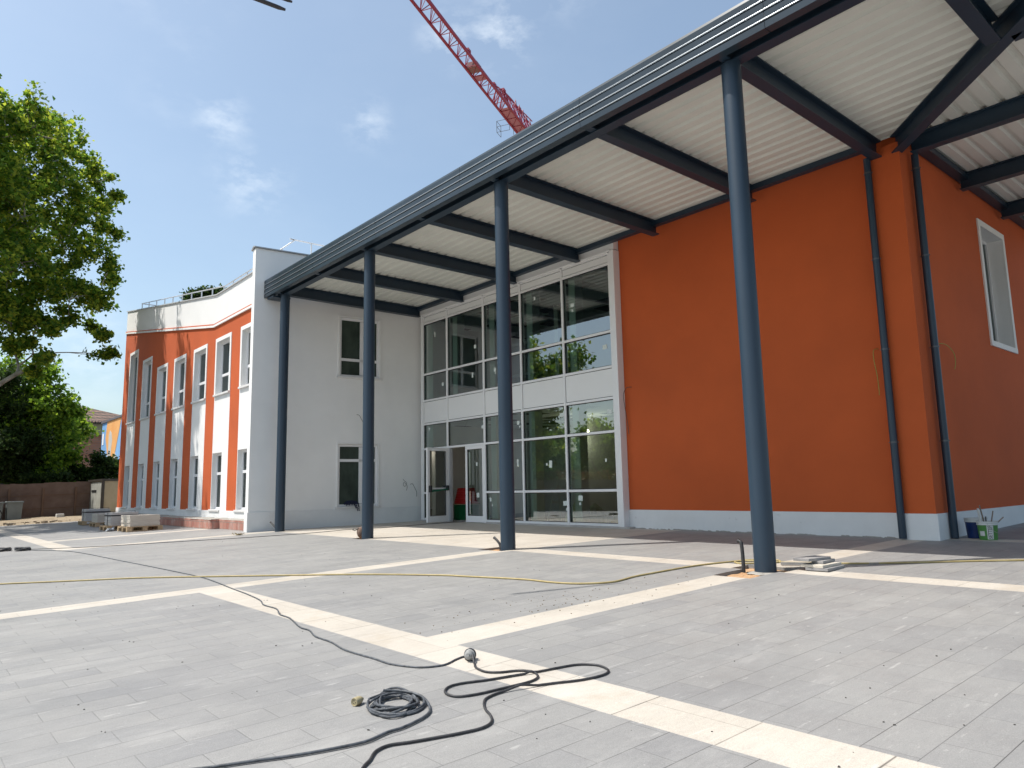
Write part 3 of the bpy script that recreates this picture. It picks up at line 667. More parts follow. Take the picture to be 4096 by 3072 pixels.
# ------------------------------------------------------------------ canopy
CN = thing('canopy', 'steel canopy with dark navy beams, round columns and cream corrugated roof sheets', 'canopy', (-9, 9, 0))
ZB, ZT = 6.25, 6.54
def ibeam(name, a, b_, w_=.17, h=ZT-ZB, parent=CN, z=ZB, tf=.018, tw=.012):
    a = Vector((a[0], a[1], 0)); b_ = Vector((b_[0], b_[1], 0)); q = MB()
    def bb(z0, z1, ww): q.bar((a.x, a.y, (z0+z1)/2), (b_.x, b_.y, (z0+z1)/2), ww, z1-z0)
    bb(z, z+tf, w_); bb(z+tf, z+h-tf, tw); bb(z+h-tf, z+h, w_)
    o = q.build(name, NAVY, parent); return o
YC = 7.70
colx = [-18.25, -13.71, -9.14, -4.57, 0.0]
for x in colx:
    q = MB(); q.tube([(x, YC, gz(x, YC)-.06), (x, YC, ZB)], .122, 40); o = q.build('column', NAVYC, CN, smooth=True)
    q = MB(); q.box(x-.14, x+.14, YC-.14, YC+.14, gz(x, YC)-.048, gz(x, YC)-.03); q.build('base_plate', CONC, o)
for y in (12.2, 16.8):
    q = MB(); q.tube([(0, y, -.06), (0, y, ZB)], .122, 32); q.build('column', NAVYC, CN, smooth=True)
ibeam('edge_beam', (-18.75, YC), (.35, YC)); ibeam('edge_beam', (0, YC+.1), (0, 19.5))
xb = [-18.25, -16.0, -13.71, -11.43, -9.14, -6.86, -4.57]
for x in xb: ibeam('cross_beam', (x, YC+.09), (x, 11.99))
ibeam('cross_beam', (-2.28, YC+.09), (-2.28, 9.83))
ibeam('hip_beam', (-4.27, 12.02), (-.05, 7.78))
ibeam('cross_beam', (-2.1, 9.92), (-.09, 9.92))
for y in (12.24, 14.6, 16.93, 19.2): ibeam('cross_beam', (-4.12 if y < 13 else -4.16, y), (-.09, y))
q = MB(); q.box(-18.2, -4.80, 11.86, 11.995, 6.43, 6.535); q.build('wall_purlin', NAVY, CN)
q = MB(); q.box(-4.2, -4.03, 12.5, 20, 6.43, 6.535); q.build('wall_purlin', NAVY, CN)
# short brackets carrying the fascia
xall = sorted(xb+[-2.28, 0])
for x in xall:
    q = MB(); q.box(x-.06, x+.06, 7.40, YC-.086, 6.27, 6.285); q.box(x-.006, x+.006, 7.40, YC-.086, 6.285, 6.53); q.build('bracket', NAVY, CN)
q = MB(); q.box(-18.78, -18.375, 7.42, 7.9, 6.2, 6.245); q.build('end_plate', NAVY, CN)
# ribbed fascia: four folded strips
def fascia(prof_to, name, L0, L1):
    q = MB(); z0 = 6.265; n = 4; hh = .1225
    prof = []
    for k in range(n):
        z = z0+k*hh; zc = z+hh-.013
        prof += [(-.004, z), (-.010, zc-.026)]
        if k < n-1: prof += [(.012, zc-.026), (.012, zc-.011)]+[(-.006-.016*math.sin(u), zc-.010*math.cos(u)) for u in [math.pi*j/8 for j in range(9)]]
        prof += [(-.002, z+hh-.0005)]
    prof += [(0, z0+n*hh), (.30, z0+n*hh+.0)]
    prof = [(0.12, z0)] + prof
    for (a, b2) in zip(prof[:-1], prof[1:]):
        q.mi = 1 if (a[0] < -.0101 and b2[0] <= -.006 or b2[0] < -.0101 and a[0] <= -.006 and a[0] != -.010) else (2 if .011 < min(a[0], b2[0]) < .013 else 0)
        q.quad(prof_to(L0, *a), prof_to(L1, *a), prof_to(L1, *b2), prof_to(L0, *b2))
    q.mi = 0; q.quad(*[prof_to(L0, *p) for p in ((0, z0), (.10, z0), (.10, z0+n*hh), (0, z0+n*hh))])
    return q
L = [-18.9]+[x for x in (-15.9, -12.9, -9.9, -6.9, -3.9, -.9)]+[.40]
for a, c in zip(L[:-1], L[1:]):
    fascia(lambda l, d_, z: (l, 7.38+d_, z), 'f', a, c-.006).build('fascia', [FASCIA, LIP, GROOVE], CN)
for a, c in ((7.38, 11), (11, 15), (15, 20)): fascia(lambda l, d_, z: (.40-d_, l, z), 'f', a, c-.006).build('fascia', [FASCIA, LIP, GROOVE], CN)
# corrugated deck
def profile(t0, t1, per=.25):
    res = []; t = t0
    while t < t1:
        for (a, z) in ((0, 0), (.145, 0), (.170, .048), (.225, .048), (.25, 0)): res.append((t+a*per/.25, z))
        t += per
    return res
ZD = 6.545
q = MB(); pr = [(t, z) for (t, z) in profile(7.5, 12.2)]
hx = lambda y: -4.27+(12.06-y)*1.0
for (a, b2) in zip(pr[:-1], pr[1:]):
    if a[0] == b2[0] and a[1] == b2[1]: continue
    if b2[0] > 12.05: continue
    q.quad((-18.35, a[0], ZD+a[1]), (min(hx(a[0]), .36), a[0], ZD+a[1]), (min(hx(b2[0]), .36), b2[0], ZD+b2[1]), (-18.35, b2[0], ZD+b2[1]))
q.build('deck_sheet', DECK, CN)
q = MB(); pr = profile(-4.25, .40)
hy = lambda x: 12.06-(x+4.27)
for (a, b2) in zip(pr[:-1], pr[1:]):
    if b2[0] > .40: continue
    ya, yb = max(hy(a[0]), 7.42), max(hy(b2[0]), 7.42)
    q.quad((a[0], ya, ZD+a[1]), (a[0], 20, ZD+a[1]), (b2[0], 20, ZD+b2[1]), (b2[0], yb, ZD+b2[1]))
q.build('deck_sheet', DECK, CN)
q = MB(); q.quad((-18.6, 7.42, 6.63), (.36, 7.42, 6.63), (.36, 12.1, 6.63), (-18.6, 12.1, 6.63)); q.quad((-4.2, 12.101, 6.63), (.36, 12.101, 6.63), (.36, 20, 6.63), (-4.2, 20, 6.63)); q.build('roof_sheet', FASCIA, CN)

# ------------------------------------------------------------------ loose wires on the walls
def wire(pts, r, m, lab, group=None, name='loose_wire'):
    q = MB(); q.tube(spline(pts, 5), r, 6); o = q.build(name, m, None, smooth=True); return tag(o, lab, 'wire', group)
YW_ = mat('yellow_green_wire', (.24, .27, .04), .6, c2=(.38, .36, .09), vscale=60)
BWIRE = mat('dark_wire', (.03, .03, .03), .5, c2=(.12, .11, .1), vscale=60)
wire([(-4.90, 12.15, 3.13), (-4.94, 12.06, 3.10), (-4.95, 12.06, 2.95), (-4.93, 12.08, 2.70), (-4.92, 12.08, 2.45), (-4.93, 12.09, 2.36)], .006, YW_, 'yellow green wire hanging from the orange front wall beside the left downpipe')
wire([(-4.22, 12.58, 3.15), (-4.14, 12.85, 3.16), (-4.12, 13.12, 3.06), (-4.13, 13.22, 2.92), (-4.15, 13.20, 2.78)], .006, YW_, 'yellow green wire curling out of the orange side wall right of the right downpipe')
wire([(-10.13, 12.15, 3.12), (-10.19, 12.04, 3.10), (-10.26, 12.02, 2.95), (-10.27, 12.06, 2.70), (-10.24, 12.08, 2.42), (-10.22, 12.1, 2.1)], .006, BWIRE, 'dark wire standing out of the orange wall beside the glazed front')
P3 = lambda a, dd, z: putW(a, -dd, z)
wire([P3(4.39, 0, 1.32), P3(4.40, .06, 1.27), P3(4.47, .07, 1.2), P3(4.43, .06, 1.1), P3(4.38, .05, 1.14), P3(4.40, .05, 1.22), P3(4.5, .05, 1.12), P3(4.48, .05, .98)], .005, BWIRE, 'looped wire on the white wall, left one of the pair near the glass door')
wire([P3(4.62, 0, 1.16), P3(4.66, .08, 1.17), P3(4.73, .09, 1.05), P3(4.79, .08, .93), P3(4.80, .06, .80)], .006, BWIRE, 'single curved wire on the white wall, right one of the pair near the glass door')
wire([P3(2.94, 0, 3.17), P3(3.0, .06, 3.14), P3(3.08, .06, 3.0), P3(3.12, .05, 2.96)], .006, BWIRE, 'short wire end on the white wall between its two windows')

# ------------------------------------------------------------------ brick ledge in front of the wing
b = MB()
b.box(-21.6, -19.35, 7.30, 7.565, -.05, .265)
b.box(-35.4, -21.75, 7.08, 7.565, -.08, .265)
arc = [(-21.75+.16*math.sin(t), 7.24-.16*math.cos(t)) for t in [i*math.pi/2/6 for i in range(7)]]
poly = arc+[(-21.59, 7.565), (-21.75, 7.565)]
n0 = len(b.v)
for z in (-.05, .265): b.v += [(x, y, z) for x, y in poly]
m_ = len(poly)
for i in range(m_): j = (i+1) % m_; b.f.append((n0+i, n0+j, n0+m_+j, n0+m_+i)); b.m.append(0)
b.f.append(tuple(n0+m_+i for i in range(m_))); b.m.append(0)
lg = tag(b.build('brick_ledge', LEDGE, None), 'low unplastered brick ledge along the foot of the striped wing', 'low wall')
b = MB()
x = -35.3
while x < -19.4:
    l = R_.uniform(.3, .9); y0 = 7.30 if x > -21.7 else 7.07
    h = R_.uniform(.012, .035)
    b.hexa([(x, y0-.01+R_.uniform(0, .03), .262), (x+l, y0-.01+R_.uniform(0, .03), .262), (x+l, 7.56, .262), (x, 7.56, .262), (x+.01, y0+.03, .265+h), (x+l-.01, y0+.03, .265+h*R_.uniform(.5, 1)), (x+l-.01, 7.56, .265+h), (x+.01, 7.56, .265+h)])
    x += l-.002
b.build('mortar_cap', CONC, lg)

# ------------------------------------------------------------------ pallets and stacks of slabs
def pallet(label):
    t = thing('pallet', label, 'pallet', (0, 0, 0), 'pallets in front of the striped wing')
    for i, y in enumerate((-.36, 0, .36)):
        q = MB(); q.box(-.5, .5, y-.05, y+.05, 0, .022)
        for x in (-.43, 0, .43): q.box(x-.07, x+.07, y-.05, y+.05, .022, .10)
        q.build('runner', WOOD, t)
    q = MB()
    for x in (-.43, 0, .43): q.box(x-.07, x+.07, -.40, .40, .10, .12)
    for y in (-.34, -.17, 0, .17, .34): q.box(-.5, .5, y-.06, y+.06, .12, .142)
    q.build('deck_board', WOOD, t); return t
def stack(label, w_, l_, h, m, strap, wrap=False):
    t = thing('slab_stack', label, 'stone slabs', (0, 0, 0), 'stacks of stone slabs on pallets')
    q = MB(); n = int(h/.036)
    for k in range(n):
        dx, dy = R_.uniform(-.012, .012), R_.uniform(-.012, .012); z = k*.036
        q.box(-w_/2+dx, w_/2+dx, -l_/2+dy, l_/2+dy, z+.002, z+.034)
    q.build('slabs', m, t)
    if strap:
        q = MB(); e = .016
        for x in (-w_*.02,): q.box(x-.012, x+.012, -l_/2-e, l_/2+e, h-.004, h+.006); q.box(x-.012, x+.012, -l_/2-e-.002, -l_/2-e+.006, 0, h); q.box(x-.012, x+.012, l_/2+e-.006, l_/2+e+.002, 0, h)
        for z in (h*.66,): q.box(-w_/2-e, w_/2+e, -l_/2-e-.001, -l_/2-e+.005, z, z+.04); q.box(w_/2+e-.005, w_/2+e+.001, -l_/2-e, l_/2+e, z, z+.04); q.box(-w_/2-e, -w_/2-e+.005, -l_/2-e, l_/2+e, z, z+.04)
        q.build('strap', STRAP, t)
    return t
PP = [((-24.0, 5.80), .10, 'bare', STONE1, False, (.74, .84, .33), 'pale stone slabs stacked unstrapped on the nearest pallet'),
      ((-25.55, 5.62), .06, 'str', STONE2, True, (.70, .76, .43), 'grey slabs bound with black straps, second stack from the near end'),
      ((-28.9, 5.95), .05, 'bare', STONE1, False, (.72, .88, .30), 'low pale slab stack between the two strapped stacks'),
      ((-31.0, 5.95), .0, 'str', STONE2, True, (.72, .80, .46), 'tall grey slab stack with a dark strap, farthest from the plaza')]
PL = ['timber pallet under the nearest pale stone slabs', 'pallet under the nearer strapped stack of grey slabs', 'pallet under the low pale stack second from the far end', 'farthest pallet, under the tall strapped stack beside the beige shed']
p0 = None
for (xy, rz, kd, m, sp_, (w_, l_, h), lab), pl in zip(PP, PL):
    if p0 is None: p0 = pallet(pl); o = p0
    else: o = copy_tree(p0); o['label'] = pl
    z = gz(*xy); move(o, (xy[0], xy[1], z), rz+math.pi/2)
    s_ = stack(lab, w_, l_, h, m, sp_); move(s_, (xy[0], xy[1], z+.142), rz)
q = MB()
for k in range(26):
    x, y = -24.95+R_.uniform(-.10, .10), 5.12+R_.uniform(-.07, .07)
    q.quad((x, y, gz(x,y)+R_.uniform(0,.02)), (x+.08, y+.03, gz(x,y)+R_.uniform(0,.08)), (x+.05, y+.10, gz(x,y)+R_.uniform(.02,.11)), (x-.03, y+.06, gz(x,y)+R_.uniform(0,.1)))
tag(q.build('plastic_film', mat('plastic_film', (.6, .62, .64), .25)), 'crumpled clear plastic wrap on the ground beside the strapped pallet', 'plastic wrap')

# ------------------------------------------------------------------ shed, fence, bins, things along the fence
t = thing('shed', 'beige cabin with a dark frame standing behind the slab pallets', 'shed', (-38.5, 8.4, -.1))
q = MB(); q.box(-41, -38.06, 7.52, 10, -.1, 1.70); q.build('wall', mat('beige_panel', (.36, .29, .19), .75, c2=(.44, .37, .26), vscale=2, dirt=(4, .6, (.22, .17, .12), .6)), t)
q = MB()
for (x, y) in ((-38.04, 7.5), (-41.0, 7.5), (-38.04, 9.98)): q.box(x-.06, x+.04, y-.04, y+.08, -.1, 1.70)
q.box(-41.1, -37.98, 7.44, 10.1, 1.70, 1.80); q.build('frame', mat('dark_brown_metal', (.035, .028, .022), .5), t)
q = MB(); q.box(-40.9, -38.15, 7.485, 7.515, -.05, 1.66); q.build('side_panel', mat('pale_side_panel', (.42, .42, .38), .5, c2=(.25, .25, .22), vscale=3), t)
q = MB(); q.box(-40.2, -39.2, 7.46, 7.49, 1.2, 1.3); q.build('handle', BLACKG, t)

def fence(p, q_, lab, hgt, n, clip=None):
    p = Vector((*p, 0)); q_ = Vector((*q_, 0)); t = thing('fence', lab, 'fence', (p.x, p.y, gz(p.x, p.y)))
    b = MB(); b2 = MB()
    k = 12
    for i in range(k):
        a = p.lerp(q_, i/k); c = p.lerp(q_, (i+1)/k); nn = (c-a).normalized().cross(Vector((0, 0, 1)))*.02
        za, zc = gz(a.x, a.y), gz(c.x, c.y); o1, o2 = R_.uniform(-.02, .03), R_.uniform(-.02, .03)
        b.hexa([(a-nn).to_tuple()[:2]+(za-.1,), (a+nn).to_tuple()[:2]+(za-.1,), (c+nn).to_tuple()[:2]+(zc-.1,), (c-nn).to_tuple()[:2]+(zc-.1,),
                (a-nn).to_tuple()[:2]+(za+hgt+o1,), (a+nn).to_tuple()[:2]+(za+hgt+o1,), (c+nn).to_tuple()[:2]+(zc+hgt+o2,), (c-nn).to_tuple()[:2]+(zc+hgt+o2,)])
    b.build('panel', FENCE, t)
    dr = (q_-p).normalized(); nn = dr.cross(Vector((0, 0, 1)))
    for i in range(n):
        a = p.lerp(q_, (i+.5)/n)+nn*.05; z = gz(a.x, a.y)
        m = MB(); m.bar((a.x, a.y, z-.1), (a.x, a.y, z+hgt*.86), .09, .07, (nn.x, nn.y, 0)); m.build('post', FPOST, t)
    m = MB()
    for hh in (hgt*.32, hgt*.68):
        m.bar((p.x+nn.x*.03, p.y+nn.y*.03, gz(p.x, p.y)+hh), (q_.x+nn.x*.03, q_.y+nn.y*.03, gz(q_.x, q_.y)+hh), .03, .035, (0, 0, 1))
    m.build('rail', FPOST, t); return t
fence((-40.6, 2.2), (-40.6, 10.2), 'brown hoarding fence with timber posts behind the earth margin at far left', 1.72, 6)
fence((-23.0, -10.3), (-40.6, 2.2), 'brown hoarding fence mirrored in the lower panes of the glazed front', 1.75, 12)
GBIN = mat('grey_bin_plastic', (.17, .19, .19), .5, var=.15)
for (x, y, lab) in ((-39.9, 4.35, 'grey plastic crate bin against the brown fence, right one of two'), (-39.9, 3.62, 'grey plastic crate bin at the left edge against the brown fence')):
    g0 = gz(x, y)+.06; t = thing('bin', lab, 'bin', (x, y, g0), 'grey bins at the fence')
    q = MB(); q.hexa([(x-.25, y-.27, g0), (x+.25, y-.27, g0), (x+.25, y+.27, g0), (x-.25, y+.27, g0), (x-.28, y-.30, g0+.82), (x+.28, y-.30, g0+.82), (x+.28, y+.30, g0+.82), (x-.28, y+.30, g0+.82)]); q.build('body', GBIN, t, bevel=.02)
    q = MB(); q.box(x-.31, x+.31, y-.33, y+.33, g0+.80, g0+.88); q.build('lid', GBIN, t, bevel=.02)
t = MB(); t.box(-39.0, -38.7, 5.85, 6.15, gz(0, 6)+.05, gz(0, 6)+.28); tag(t.build('block', STONE2, None, bevel=.02), 'small grey concrete block lying before the brown fence', 'block')
# bicycle wheel at the left edge
t = thing('bicycle_wheel', 'dark bicycle wheel standing at the left edge before the fence', 'wheel', (-39.2, 3.55, .2))
q = MB(); q.tube([(-39.2, 3.55+.3*math.cos(a), gz(0, 3.5)+.36+.3*math.sin(a)) for a in [i*math.pi/16 for i in range(33)]], .022, 8, False); q.build('tyre', BLACKG, t, smooth=True)
q = MB()
for i in range(10):
    a = i*math.pi/5; q.tube([(-39.2, 3.55, gz(0, 3.5)+.36), (-39.2, 3.55+.29*math.cos(a), gz(0, 3.5)+.36+.29*math.sin(a))], .003, 4)
q.build('spokes', GREYP, t)
# rubble along the margin
def chunks(n, fx, fy, s0, s1, m, name, lab, cat, dz=0):
    q = MB()
    for i in range(n):
        x, y = fx(), fy(); s = R_.uniform(s0, s1); z = gz(x, y)+dz
        T = Matrix.Translation((x, y, z+s*.22)) @ Matrix.Rotation(R_.uniform(0, 6.3), 4, 'Z') @ Matrix.Rotation(R_.uniform(-.4, .4), 4, 'X')
        c = [(a*s*R_.uniform(.3, .6), b_*s*R_.uniform(.25, .5), c_*s*R_.uniform(.15, .35)) for c_ in (-1, 1) for (a, b_) in ((-1, -1), (1, -1), (1, 1), (-1, 1))]
        q.hexa([tuple(T @ Vector(p)) for p in c])
    return tag(q.build(name, m), lab, cat, None, 'stuff')
RUB = mat('rubble_brown', (.20, .15, .10), .95, c2=(.34, .28, .21), vscale=1.2)
chunks(420, lambda: R_.uniform(-39.8, -35.7), lambda: R_.uniform(.5, 9.5), .03, .15, RUB, 'rubble', 'broken earth and rubble strewn along the fence margin', 'rubble', .03)
PEB = mat('dark_pebbles', (.06, .055, .05), .9, var=.4, vscale=30)
def dens():  # denser towards the middle of the plaza
    while True:
        x, y = R_.uniform(-17, 2.5), R_.uniform(.9, 7.2)
        if R_.random() < 1.4/(1+.35*math.hypot(x, y)) : return x, y
_st = [dens() for _ in range(420)]
it = iter(_st*2); cur = [None]
def fx(): cur[0] = next(it); return cur[0][0]
def fy(): return cur[0][1]
chunks(300, fx, fy, .003, .011, PEB, 'debris', 'tiny dark crumbs of debris scattered over the paving', 'debris')
it = iter([(R_.gauss(-5.0, .25), R_.gauss(4.9, .9)) for _ in range(160)]+[(R_.gauss(-8.3, .5), R_.gauss(4.1, .3)) for _ in range(60)])
chunks(110, fx, fy, .004, .013, mat('soil_crumbs', (.20, .15, .10), .95, var=.4, vscale=30), 'soil_crumbs', 'brown soil crumbs trodden over the pale stone bands', 'soil')

# ------------------------------------------------------------------ houses and mural far behind the fence
t = thing('brick_house', 'brick house with a hipped tile roof far behind the trees', 'house', (-62, 9, -.1))
q = MB(); q.box(-72, -62, 4.5, 16, -1, 5.6); q.build('wall', HBRICK, t)
q = MB(); q.box(-72.3, -61.8, 4.3, 16.2, 5.6, 6.45); q.build('eaves', mat('ochre_eaves', (.42, .35, .20), .8, var=.1), t)
def hip(q, x0, x1, y0, y1, z0, zr):
    h = min(x1-x0, y1-y0)/2; ax = (x0+h, (y0+y1)/2, zr); bx2 = (x1-h, (y0+y1)/2, zr) if (x1-x0) > (y1-y0) else (x0+h, y1-h, zr)
    if (x1-x0) <= (y1-y0): ax = (x0+h, y0+h, zr)
    c = [(x0, y0, z0), (x1, y0, z0), (x1, y1, z0), (x0, y1, z0)]
    if (x1-x0) > (y1-y0): q.quad(c[0], c[1], bx2, ax); q.quad(c[1], c[2], bx2); q.quad(c[2], c[3], ax, bx2); q.quad(c[3], c[0], ax)
    else: q.quad(c[0], c[1], ax); q.quad(c[1], c[2], bx2, ax); q.quad(c[2], c[3], bx2); q.quad(c[3], c[0], ax, bx2)
q = MB(); hip(q, -72.6, -61.4, 3.9, 16.6, 6.45, 8.35); rf = q.build('roof', ROOFT, t)
q = MB()
for i in range(60):
    y = 4.0+i*.21; q.tube([(-61.42, y, 6.50), (-61.9, y, 6.62)], .10, 6)
q.build('tile_edge', ROOFT, rf)
for (y, z) in ((10.2, 4.3), (11.6, 3.9)):
    q = MB(); q.box(-62.0, -61.93, y-.2, y+.2, z-.2, z+.2); q.build('vent', SILL, t)
t = thing('tiled_house', 'second tiled roof just showing above the mural wall', 'house', (-70, 18, 0))
q = MB(); q.box(-79, -70, 13.5, 24, -1, 6.5); q.build('wall', HBRICK, t); q = MB(); hip(q, -79.6, -69.4, 12.9, 24.6, 6.5, 9.0); q.build('roof', ROOFT, t)

t = thing('mural_building', 'flat roofed building whose end wall carries a large blue and orange mural', 'building', (-52, 11.4, -.1))
q = MB(); q.box(-58.5, -44, 11.3, 20, -1, 6.15); q.build('wall', mat('mural_wall_blue', (.13, .30, .55), .8, c2=(.22, .42, .66), vscale=.5), t)
q = MB(); q.box(-58.6, -44, 11.22, 20, 6.15, 6.30); q.build('roof_edge', mat('roof_edge_grey', (.10, .09, .10), .6), t)
YM = 11.3
def poly_on(pts, m, d_, name='painting'):
    if max(p[0] for p in pts) < -45 and d_ > .012: pts = [(x-2.0, z) for x, z in pts]
    q = MB(); n = len(pts); q.v = [(x, YM-d_, z) for x, z in pts]+[(x, YM-.001, z) for x, z in pts]
    q.f = [tuple(range(n)), tuple(reversed(range(n, 2*n)))]+[(i, n+i, n+(i+1) % n, (i+1) % n) for i in range(n)]; q.m = [0]*(n+2)
    q.build(name, m, t)
poly_on([(-58.5, -.5), (-58.5, 2.6), (-57.0, 3.0), (-56.2, 3.4), (-55.6, 4.2), (-54.8, 4.6), (-54, 3.8), (-53.0, 3.1), (-51, 2.9), (-48, 3.6), (-45, 3.0), (-44, -.5)], mat('mural_cloud', (.55, .56, .52), .8, c2=(.38, .40, .42), vscale=.9), .010)
poly_on([(-54.9, 6.15), (-55.2, 5.0), (-54.6, 4.1), (-54.1, 3.2), (-53.3, 3.0), (-52.3, 3.6), (-51.7, 4.6), (-50.8, 6.15)], mat('mural_orange', (.62, .27, .07), .8, c2=(.72, .38, .13), vscale=.8), .016)
poly_on([(-54.2, 5.2), (-53.9, 5.5), (-53.4, 5.3), (-53.1, 4.8), (-53.3, 4.2), (-53.4, 3.4), (-54.1, 3.0), (-54.5, 3.3), (-54.2, 4.1)], mat('mural_grey', (.40, .38, .35), .8, c2=(.52, .50, .46), vscale=1.5), .022)
poly_on([(-54.7, 3.2), (-53.6, 3.3), (-52.6, 3.0), (-52.9, 2.3), (-54.2, 2.2)], mat('mural_red', (.50, .05, .05), .8), .028)
for k in range(14):
    x = -54.8+k*.42; poly_on([(x, -.3), (x+.25, -.3), (x+.55, 2.6+.2*math.sin(k*2)), (x+.30, 3.0+.2*math.sin(k*2)), (x+.02, 1.8)], mat('mural_feather', (.60, .60, .58), .8, c2=(.34, .35, .38), vscale=4), .034+.001*k)
q = MB(); q.box(-58.2, -57.8, YM-.02, YM-.002, 4.6, 5.4); q.build('painting', WHITE, t)

# ------------------------------------------------------------------ trees
def leaves_mesh(name, centres, size, m, parent, rng, flat=.35):
    n = len(centres); c = np.array(centres, dtype=np.float32)
    a = rng.normal(size=(n, 3)); a /= np.linalg.norm(a, axis=1)[:, None]
    nn = rng.normal(size=(n, 3)); nn[:, 2] = np.abs(nn[:, 2])+flat; nn -= a*np.sum(a*nn, axis=1)[:, None]; nn /= np.linalg.norm(nn, axis=1)[:, None]
    b_ = np.cross(a, nn); s = size*rng.uniform(.55, 1.25, size=(n, 1))
    # six sided, folded leaf: reads as a lobed plane leaf at this size
    V = np.stack([c-a*s*.55, c-a*s*.1+b_*s*.5-nn*s*.12, c+a*s*.2+b_*s*.22, c+a*s*.62, c+a*s*.2-b_*s*.22, c-a*s*.1-b_*s*.5-nn*s*.12], 1).reshape(-1, 3)
    me = bpy.data.meshes.new(name); me.vertices.add(n*6); me.vertices.foreach_set('co', V.astype(np.float32).ravel())
    me.loops.add(n*6); me.loops.foreach_set('vertex_index', np.arange(n*6, dtype=np.int32)); me.polygons.add(n)
    me.polygons.foreach_set('loop_start', np.arange(0, n*6, 6, dtype=np.int32)); me.polygons.foreach_set('loop_total', np.full(n, 6, dtype=np.int32))
    me.materials.append(m); me.update(); me.validate()
    o = bpy.data.objects.new(name, me); COL.objects.link(o)
    if parent: o.parent = parent; o.matrix_parent_inverse = Matrix.Translation(-parent.location)
    return o
def tree(name, label, base, trunk_r, blobs, leafn, size, lm, bm, seed, group=None, fork=None, spread=1.0, twigs=7, limbs_r=.5, cat='tree', tuft=.34):
    """blobs: (x,y,z,r). limbs run from the trunk to every blob, twigs fill the blob, leaves gather in tufts on the twigs"""
    rng = np.random.default_rng(seed); t = thing(name, label, cat, base, group)
    bx0 = Vector(base); fk = Vector(fork) if fork else bx0+Vector((0, 0, 3))
    q = MB(); q.tube(spline([bx0-Vector((0, 0, .3)), bx0.lerp(fk, .5)+Vector((.1, -.05, 0))*trunk_r*3, fk], 5), [trunk_r*1.25]+[trunk_r*(1-.04*i) for i in range(1, 11)], 12)
    tufts = []; nodes = [(fk, trunk_r*.8)]
    order = sorted(range(len(blobs)), key=lambda i: (Vector(blobs[i][:3])-fk).length)
    for i in order:
        c = Vector(blobs[i][:3]); r = blobs[i][3]
        p, pr = min(nodes, key=lambda nd: (nd[0]-c).length+(nd[0]-fk).length*.15+(0 if nd[0].z < c.z+1 else 2))
        L_ = (c-p).length; mid = p.lerp(c, .5)+Vector(rng.normal(size=3))*L_*.13+Vector((0, 0, L_*.07)); r0 = max(.02, min(pr*.8, .022*L_+.035+.012*r)); r1 = r0*.5
        path = spline([p, mid, c], 4); q.tube(path, [r0+(r1-r0)*k/(len(path)-1) for k in range(len(path))], 6, False)
        nodes.append((mid, r0*.8)); nodes.append((c, r1))
        for k in range(max(3, int(twigs*r))):
            dd = Vector(rng.normal(size=3)); dd.z *= .8; dd.normalize(); e = c+dd*r*rng.uniform(.55, 1.12)
            s0 = path[rng.integers(4, len(path))]; m2 = s0.lerp(e, .55)+Vector(rng.normal(size=3))*r*.14
            pth = spline([s0, m2, e], 3); q.tube(pth, [.022*(1-.8*j/(len(pth)-1))*max(.6, r) for j in range(len(pth))], 4, False)
            for j in (3, 4, 5, 6): tufts.append((pth[j], .6+.5*rng.random()))
            for _ in range(2):
                tufts.append((e+Vector(rng.normal(size=3))*r*.16, 1.0))
    q.build('trunk', bm, t, smooth=True)
    tuf = np.array([list(a)+[s] for a, s in tufts]); idx = rng.integers(0, len(tuf), leafn)
    cen = tuf[idx, :3]+rng.normal(size=(leafn, 3))*np.array([tuft, tuft, tuft*.75])*tuf[idx, 3:4]*spread
    leaves_mesh('crown', cen, size, lm, t, rng); return t

F_ = 2882.2
def rayxy(px, py):      # px in the 2212-wide reading grid used for the survey
    x, y = px*4096/2212, py*4096/2212
    v = X_*((x-2048)/F_) - Y_*((y-1536)/F_) - Z_; return v
def at(px, py, X):
    v = rayxy(px, py); p = Vector((0, 0, 1))+v*(X/v.x); return p
# surveyed outline of the big plane tree, turned into places around a trunk at (-33.5, 1.6)
bl = []; rr = random.Random(3)
for (px, py, r) in [(30,300,55),(90,285,48),(140,325,45),(60,370,60),(135,395,55),(195,385,38),(225,430,30),(40,460,60),(115,480,58),(190,465,45),(60,550,60),(135,565,50),(195,530,35),(228,495,26),
                    (40,630,60),(105,635,45),(172,620,30),(212,640,24),(25,700,50),(85,695,32),(150,690,20),(195,700,14),(228,722,12),(240,765,9),(215,655,18),(252,425,12),(240,570,14),(30,752,16),(62,745,13),(92,772,11),(80,800,10),(120,715,14),(236,600,12),(20,240,22),(60,262,30)]:
    X = -33.5+rr.uniform(-2.2, 2.6); c = at(px, py, X); s = -X/1557*1.33
    bl.append((c.x, c.y, c.z, r*s*.72))
for (x, y, z, r) in [(-34,.2,15.8,1.6),(-32,0,15,2),(-35.5,0,14,2),(-33,-1.5,12,2.2),(-36,2,12,1.8),(-31,-2.5,9.5,1.8),(-35,-2.5,9,1.8),(-33,-.4,17.2,1.3),(-30.5,1.0,12,1.8),(-29.5,3.0,14.2,1.2),(-37,1,9,1.6),(-30,-1,7.5,1.4),(-36.5,2,14.6,1.4),(-37.5,3.5,12.5,1.4),(-37,3.2,9.5,1.2)]: bl.append((x, y, z, r))
